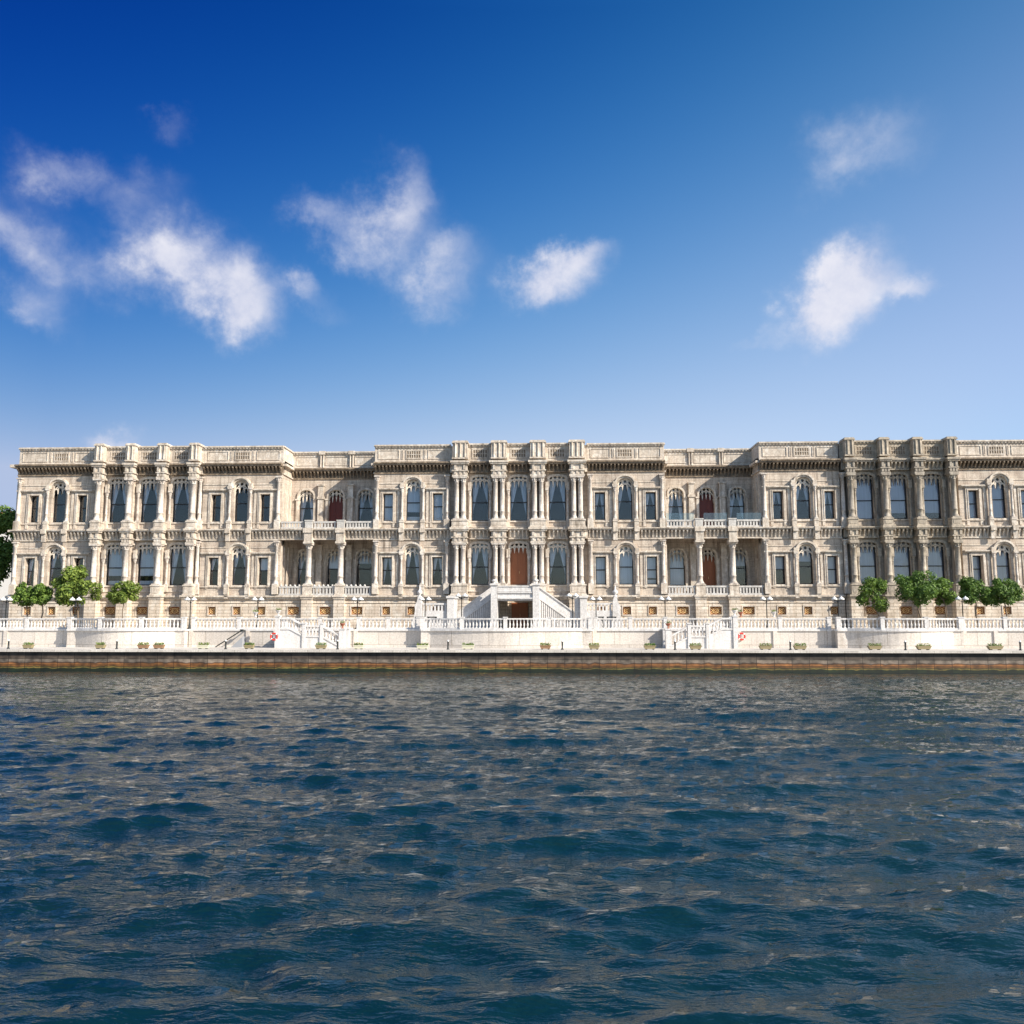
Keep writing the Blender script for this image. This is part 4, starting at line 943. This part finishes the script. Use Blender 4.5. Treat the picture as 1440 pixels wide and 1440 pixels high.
for lab, pts in (
  ('straight balustrade at the far left end, before the tree with two trunks', [(-49.8, YB), (-38.8, YB)]),
  ('curved balustrade on the left bay, in front of the round-headed small tree', bowpts(-38.6, -29.0)),
  ('straight balustrade above the diagonal dark handrail', [(-28.8, YB), (-21.0, YB)]),
  ('straight balustrade between the left flight of steps and the central bay', [(-15.3, YB), (-10.2, YB)]),
  ('curved balustrade on the central bay, before the marble staircase', bowpts(-10.0, 3.5)),
  ('straight balustrade between the central bay and the right flight of steps', [(3.7, YB), (9.5, YB)]),
  ('straight balustrade right of the right flight of steps, left of the right bay', [(14.4, YB), (22.3, YB)]),
  ('curved balustrade on the right bay, under the leaning tree', bowpts(22.5, 32.1)),
  ('straight balustrade at the far right end, before the last pair of trees', [(32.3, YB), (46.0, YB)])):
    balustrade(shift(pts), Z0, lab)
for lab, pts in (('level balustrade behind the left flight of steps', [(-21.0, YB), (-15.6, YB)]), ('level balustrade behind the right flight of steps', [(9.6, YB), (14.4, YB)])):
    balustrade(shift(pts, .25), Z0, lab, post0=False, post1=False)
# ---- flights down to the promenade
def side_stair(xtop, sgn, lab):
    o = thing('side_staircase', lab, 'staircase', (xtop, -11, QZ), 'marble flights from terrace to promenade')
    X = lambda d: xtop+sgn*d
    prof = [(0, TZ), (1.0, TZ), (2.1, 2.42), (3.5, 2.42), (4.85, QZ+.12)]    # base line of the parapet
    # steps: solid mass
    g = MB()
    def bxx(a, b, y0, y1, z0, z1): g.box(min(X(a), X(b)), max(X(a), X(b)), y0, y1, z0, z1)
    bxx(0, 1.0, -11.8, YB-.002, QZ, TZ)
    for k in range(4): bxx(1.0+.275*k, 1.0+.275*(k+1), -11.8, YB-.105, QZ, TZ-.145*(k+1))
    bxx(2.1, 3.5, -11.8, YB-.105, QZ, 2.42)
    for k in range(5): bxx(3.5+.27*k, 3.5+.27*(k+1), -11.8, YB-.105, QZ, 2.42-.14*(k+1))
    g.build('steps', M['marble'], o)
    g = MB()
    for (a, za), (b, zb) in zip(prof[:-1], prof[1:]):
        for y0, y1, lo, hi in ((-12.0, -11.802, None, 0), (-12.06, -11.74, 0.002, .12), (-12.06, -11.74, .80, .92)):
            p = [(X(a), za+lo if lo is not None else QZ), (X(b), zb+lo if lo is not None else QZ), (X(b), zb+hi), (X(a), za+hi)]
            if sgn < 0: p = p[::-1]
            g.prism(p, y0, y1)
    g.build('parapet', M['marble'], o)
    L = 4.85; n = 17
    for i in range(n):
        d = .2+(L-.3)*(i+.5)/n
        for (a, za), (b, zb) in zip(prof[:-1], prof[1:]):
            if a <= d <= b: z = za+(zb-za)*(d-a)/(b-a)
        inst(balme, 'baluster', o, (X(d), -11.9, z+.13))
    for d, zt, w_ in ((0, 4.0, .34), (2.1, 3.45, .26), (3.5, 3.45, .26), (5.1, 3.0, .46)):
        g = MB(); zb_ = QZ; g.cbox(X(d), -11.9, zb_, zt, w_, .40); g.cbox(X(d), -11.9, zt, zt+.09, w_+.1, .5); g.build('newel', M['marble'], o)
    g = MB(); g.cbox(X(5.1), -10.35, QZ, 3.0, .46, .46); g.cbox(X(5.1), -10.35, 3.0, 3.09, .56, .56); g.build('newel', M['marble'], o)
side_stair(-21.1, 1, 'white marble flight descending to the right, on the left of the palace front')
side_stair(14.4, -1, 'white marble flight descending to the left, on the right of the palace front')
# diagonal rail and grey wedge standing in for a cast shadow by the left bay
o = thing('service_ramp', 'dark sloping handrail over an added triangular grey shadow wedge against the white terrace wall', 'ramp', (-25.3, -10.4, QZ))
g = MB(); g.prism([(-25.2, QZ), (-24.3, QZ), (-24.3, 2.42)], -10.75, -10.1); g.build('shadow_wedge', mat('shadow_grey', (.30,.31,.33), .8), o)
g = MB(); g.tube((-26.45, -10.75, QZ+.03), (-24.35, -10.75, 2.93), .045, .045, 8); g.tube((-24.33, -10.75, 2.90), (-24.33, -10.0, 2.90), .045, .045, 8); g.build('handrail', M['iron'], o)
g = MB(); g.cbox(-24.38, -10.72, 2.84, 3.0, .22, .22); g.build('bracket', M['iron'], o)

# ================================================================== OBJECTS
# ---- lamps
def lamp(x, y, H, lab, src=None):
    o = thing('street_lamp', lab, 'street lamp', (x, y, TZ), 'twin white-shaded lamps on the terrace')
    g = MB(); g.lathe(x, y, TZ, [(.16,0),(.16,.08),(.10,.14),(.08,.35),(.055,.42),(.042,.5),(.036,H-.35),(.06,H-.33),(.06,H-.26),(.03,H-.22)], 10); g.build('post', M['iron'], o)
    g = MB(); g.tube((x-.30, y, TZ+H-.16), (x+.30, y, TZ+H-.16), .022, .022); g.tube((x, y, TZ+H-.26), (x, y, TZ+H-.05), .022, .015)
    for s in (-1, 1): g.tube((x, y, TZ+H-.36), (x+s*.28, y, TZ+H-.17), .016, .016)
    g.build('arm', M['iron'], o)
    for s in (-1, 1):
        g = MB(); g.lathe(x+s*.28, y, TZ+H-.14, [(.20,0),(.25,.03),(.19,.12),(.10,.20),(.03,.25),(.02,.30)], 12); g.build('lamp_shade', M['white'], o)
    return o
LAMPS = [(-45.2,'at the far left end of the terrace'),(-39.3,'under the yellow-green tree'),(-29.55,'at the right end of the left bay'),(-23.9,'above the life ring left of the left steps'),
 (-15.6,'at the foot side of the left steps'),(-10.0,'before the left scrolled wall'),(-7.0,'taller, beside the left arm of the grand stairs'),(2.06,'taller, beside the right arm of the grand stairs'),
 (3.97,'before the right scrolled wall'),(9.55,'between the grand stairs and the right steps'),(17.7,'just right of the right steps'),(23.4,'left of the leaning tree'),(33.2,'between two pairs of trees at the right')]
for x, d in LAMPS: lamp(x, -8.5, 2.78 if 'taller' in d else 2.5, 'dark post lamp with two white shades, '+d)

# ---- trees
def tree(x, y, cz, rx, rz, trunk, m, lab, name='tree', seed=0, nleaf=2700, ls=.135, group='small trees on the terrace', base=TZ, shape=1.0):
    rnd = random.Random(seed); o = thing(name, lab, 'tree', (trunk[0], y, base), group)
    g = MB(); p = Vector((trunk[0], y, base)); top = Vector((x, y, cz-rz*.55)); rr = trunk[1]; n = 5; prev = p
    for i in range(1, n+1):
        t = i/n; q = p.lerp(top, t)+Vector((rnd.uniform(-.05,.05), rnd.uniform(-.05,.05), 0))*(1 if i < n else 0); g.tube(prev, q, rr*(1-.35*(t-1/n)), rr*(1-.35*t), 8); prev = q
    blobs = []
    for i in range(24):
        a = rnd.uniform(0, 2*math.pi); u = rnd.uniform(-.85, .95); r = math.sqrt(1-u*u)*rnd.uniform(.5, 1.0)
        c = Vector((x+rx*r*math.cos(a), y+rx*.9*r*math.sin(a), cz+rz*u*.80)); blobs.append((c, rnd.uniform(.18, .42)*rx))
        if i < 9: g.tube(prev, prev.lerp(c, .9), rr*.45, .012, 5)
    blobs.append((Vector((x, y, cz)), rx*.42))
    g.build('trunk', M['bark'], o)
    g = MB(); wts = [b[1]**2 for b in blobs]
    for i in range(nleaf):
        c, r = rnd.choices(blobs, wts)[0]; d = Vector((rnd.gauss(0,1), rnd.gauss(0,1), rnd.gauss(0,1))).normalized()
        q = c+d*r*rnd.uniform(.35, 1.08)**.6; nrm = (d+Vector((rnd.gauss(0,.6), rnd.gauss(0,.6), rnd.gauss(.3,.6)))).normalized()
        a = nrm.orthogonal().normalized(); a = (a*math.cos(i)+nrm.cross(a)*math.sin(i)); b = nrm.cross(a); s_ = ls*rnd.uniform(.6, 1.25)
        g.add([q-a*s_, q+b*s_*.45+nrm*.02, q+a*s_, q-b*s_*.45+nrm*.02], [(0,1,2,3)])
    g.build('crown', M[m], o)
    return o
tree(-45.05, -6, 5.95, 1.05, 1.05, (-44.7,.07), 'leafy', 'dark green small tree with a straight trunk, first from the left', seed=1, name='tree')
tree(-43.4, -6.3, 5.85, .95, .95, (-43.3,.07), 'leafy', 'dark green small tree with a crooked trunk, crown merging with its left neighbour', seed=2)
tree(-40.5, -6, 6.5, 1.75, 1.75, (-40.3,.09), 'leafbright', 'tall yellow-green tree, largest on the left part of the terrace', seed=3, nleaf=5200, ls=.16)
tree(-36.5, -6, 6.1, 1.15, 1.0, (-36.4,.06), 'leafbright', 'small round-headed lollipop tree before the left colonnade', seed=4)
tree(27.15, -6, 5.85, 1.35, 1.45, (27.9,.07), 'leafy', 'leaning small tree on the right bay, left of the big pair', seed=5)
tree(30.7, -6, 6.35, 1.75, 1.35, (31.0,.08), 'leafdark', 'dark green wide tree, largest of those on the right', seed=6, nleaf=4800)
tree(32.75, -6.2, 6.0, 1.15, 1.15, (33.1,.06), 'leafy', 'smaller tree touching the right side of the widest dark tree', seed=8)
tree(35.4, -6, 6.1, 1.45, 1.1, (35.55,.07), 'leafdark', 'low wide dark tree right of the lamp at the far right', seed=9, nleaf=3800)
tree(37.75, -6, 6.1, 1.45, 1.2, (38.0,.07), 'leafdark', 'rightmost tree with a slanting thin trunk', seed=10, nleaf=3800)
# big trees beyond the left end
tree(-58.5, 10, 11.3, 3.6, 4.2, (-58.6,.35), 'leafy', 'tall dark tree beyond the left end of the palace', seed=21, nleaf=9000, ls=.26, group='trees beyond the left end of the palace')
tree(-55.4, 3, 7.3, 2.0, 2.1, (-55.2,.18), 'leafbright', 'lower bright green tree before the tall dark one at the left edge', seed=22, nleaf=5000, ls=.2, group='trees beyond the left end of the palace')
# house and garden wall at the far left
o = thing('house', 'white house with a red tiled roof glimpsed through the trees at the left edge', 'house', (-68, 30, 2.9))
g = MB(); g.box(-75, -62.5, 28, 36, 2.9, 15.6); g.build('wall', mat('white_plaster', (.75,.72,.68), .8), o)
g = MB(); g.add([(-75.6,27.4,15.6),(-61.9,27.4,15.6),(-61.9,36.6,15.6),(-75.6,36.6,15.6),(-72,32,18.0),(-65.5,32,18.0)], [(0,1,5,4),(1,2,5),(2,3,4,5),(3,0,4),(3,2,1,0)]); g.build('roof', mat('red_tiles', (.42,.13,.07), .8), o)
for i in range(4):
    for z in (5, 9, 12.6): x = -73.5+i*3.1; g = MB(); g.box(x-.5, x+.5, 27.93, 27.997, z, z+1.6); g.build('window', M['frame'], o)
o = thing('garden_wall', 'tan stone garden wall joining the left end of the palace', 'wall', (-52, 1.2, TZ))
g = MB(); g.box(-80, -50.85, 1.0, 1.5, TZ-.1, 5.5); g.build('masonry', M['base'], o); g = MB(); g.box(-80, -50.83, .9, 1.6, 5.5, 5.65); g.build('coping', M['trim'], o)

# ---- planters on the promenade
def planter(x, y, z, w_, lab, m='leafpot', plants='leafy', seed=0, h=.19):
    rnd = random.Random(seed); o = thing('planter', lab, 'planter', (x, y, z), 'flower troughs along the promenade')
    g = MB(); a = w_/2
    g.add([(x-a*.82,y-.16,z+.06),(x+a*.82,y-.16,z+.06),(x+a*.82,y+.16,z+.06),(x-a*.82,y+.16,z+.06),(x-a,y-.2,z+.06+h),(x+a,y-.2,z+.06+h),(x+a,y+.2,z+.06+h),(x-a,y+.2,z+.06+h)],
          [(0,3,2,1),(4,5,6,7),(0,1,5,4),(1,2,6,5),(2,3,7,6),(3,0,4,7)])
    g.box(x-a-.02, x+a+.02, y-.22, y+.22, z+.06+h+.002, z+.06+h+.05); g.build('trough', M[m], o)
    for s in (-1, 1): g = MB(); g.cbox(x+s*a*.6, y, z, z+.058, .12, .3); g.build('foot', M['iron'], o)
    g = MB(); nl = 170
    for i in range(nl):
        q = Vector((x+rnd.uniform(-a*.95, a*.95), y+rnd.uniform(-.17,.17), z+.1+h+rnd.random()**1.6*.16+.03)); nrm = Vector((rnd.gauss(0,1), rnd.gauss(0,1), rnd.gauss(.8,.6))).normalized()
        t1 = nrm.orthogonal().normalized(); b = nrm.cross(t1); s_ = rnd.uniform(.035,.07); g.add([q-t1*s_, q+b*s_*.5, q+t1*s_, q-b*s_*.5], [(0,1,2,3)])
    g.build('plants', M[plants], o)
PL = [(-39.4,.80,'at the far left, right of the first bollard'),(-33.8,.75,'first of those before the left bay'),(-30.5,.85,'brown-sided, second before the left bay'),(-29.3,.85,'right beside the brown-sided one, before the left bay'),
 (-25.9,.95,'pale, left of the diagonal handrail'),(-22.4,.80,'just right of the triangular shadow wedge'),(-16.95,.90,'below the slope of the left steps'),(-14.1,.80,'pale, right of the foot of the left steps'),
 (-9.3,.95,'pale green, at the left corner of the central bay'),(-5.9,1.0,'pale, left half of the central bay'),(-.15,.90,'brown, right half of the central bay'),(3.45,.85,'at the right corner of the central bay'),
 (7.55,.95,'with green sides, left of the right steps'),(10.9,.95,'below the slope of the right steps'),(16.0,1.0,'first pair right of the right steps, left one'),(18.5,1.0,'first pair right of the right steps, right one'),
 (23.9,1.05,'left half of the right bay'),(27.4,1.1,'right half of the right bay'),(32.5,1.15,'far right, beyond the right bay')]
PALE = mat('pale_trough', (.62,.60,.46), .8); M['pale'] = PALE; M['brownpot'] = mat('brown_trough', (.30,.18,.10), .8)
for i, (x, w_, d) in enumerate(PL):
    planter(x, -14.6, QZ, w_*.9, 'low flower trough on the promenade, '+d, 'pale' if 'pale' in d else 'brownpot' if 'brown' in d else 'leafpot', 'leafbright' if i % 3 else 'leafy', i)
# ---- bollards
for i, (x, d) in enumerate(((-40.7,'first from the left'),(-32.35,'before the left bay'),(-24.05,'before the triangular shadow wedge'),(-15.6,'at the foot of the left steps'),(-7.35,'left half of the central bay'),
    (1.1,'right half of the central bay'),(9.35,'at the foot of the right steps'),(17.7,'between two flower troughs right of the right steps'),(25.95,'in the middle of the right bay'),(34.1,'at the far right'))):
    o = thing('bollard', 'slim dark bollard with a pale cap, '+d, 'bollard', (x, -15.0, QZ), 'bollards along the quay')
    g = MB(); g.lathe(x, -15.0, QZ, [(.11,0),(.11,.05),(.065,.08),(.06,.52),(.08,.55),(.08,.58)], 10); g.build('post', M['iron'], o)
    g = MB(); g.lathe(x, -15.0, QZ+.581, [(.05,0),(.075,.03),(.05,.10),(.01,.13)], 10); g.build('cap', M['white'], o)
# ---- life rings
for x, d in ((-21.3, 'beside the left steps'), (15.25, 'beside the right steps')):
    o = thing('life_ring', 'red and white life ring hanging on the terrace wall '+d, 'life ring', (x, -10.3, 2.46), 'life rings on the terrace wall')
    y = -12.2 if x < 0 else -10.22
    if x < 0: o.location.y = y
    g = MB(); g.torus(x, y, 2.46, .25, .065, 28, 8); g.build('ring', M['red'], o)
    for k in range(4):
        g = MB(); a = math.pi/4+k*math.pi/2; g.torus(x, y, 2.46, .25, .069, 4, 8, a-.14, a+.14); g.build('band', M['white'], o)
    g = MB(); g.cbox(x, y+.09, 2.36, 2.78, .10, .05); g.build('bracket', M['white'], o)
# ---- urns and bowls on pedestals
for x, y, z, m, lab in ((-23.6,-9.85,3.98,'marble','small white urn with a trailing plant, left of the left steps'),(-21.1,-11.9,4.10,'marble','white urn on the top newel of the left steps'),(-16.0,-11.9,3.10,'rust','terracotta bowl on the bottom newel of the left steps'),
    (9.3,-11.9,3.10,'rust','terracotta bowl on the bottom newel of the right steps'),(14.4,-11.9,4.10,'marble','white urn on the top newel of the right steps'),(15.3,-9.85,3.98,'rust','terracotta urn above the right life ring'),(17.9,-9.85,3.98,'marble','pale urn between the right steps and the right bay')):
    o = thing('urn', lab, 'urn', (x, y, z), 'urns on the balustrades')
    g = MB(); g.lathe(x, y, z, [(.11,0),(.11,.04),(.04,.08),(.045,.14),(.15,.26),(.20,.36),(.22,.37),(.22,.40),(.14,.40)], 12); g.build('bowl', M[m], o)
    g = MB(); rnd = random.Random(int(x*10))
    for i in range(70):
        q = Vector((x+rnd.gauss(0,.10), y+rnd.gauss(0,.08), z+.43+abs(rnd.gauss(0,.07)))); nrm = Vector((rnd.gauss(0,1), rnd.gauss(0,1), 1)).normalized(); t1 = nrm.orthogonal().normalized(); b = nrm.cross(t1); s_ = .05
        g.add([q-t1*s_, q+b*s_*.5, q+t1*s_, q-b*s_*.5], [(0,1,2,3)])
    g.build('plant', M['leafy'], o)
# ---- dark slatted benches behind the balustrade
for x, d in ((-10.4,'left of the pair by the left scrolled wall'),(-9.4,'right of the pair by the left scrolled wall'),(4.2,'left of the pair by the right scrolled wall'),(5.2,'right of the pair by the right scrolled wall')):
    o = thing('bench', 'low dark backless bench, '+d, 'bench', (x, -8.6, TZ), 'dark benches on the terrace')
    g = MB(); g.box(x-.38, x+.38, -8.85, -8.4, TZ+.92, TZ+1.02); g.build('seat', M['iron'], o)
    for s in (-1, 1): g = MB(); g.box(x+s*.3-.04, x+s*.3+.04, -8.8, -8.45, TZ, TZ+.919); g.build('leg', M['iron'], o)
print('objects', len(bpy.data.objects))
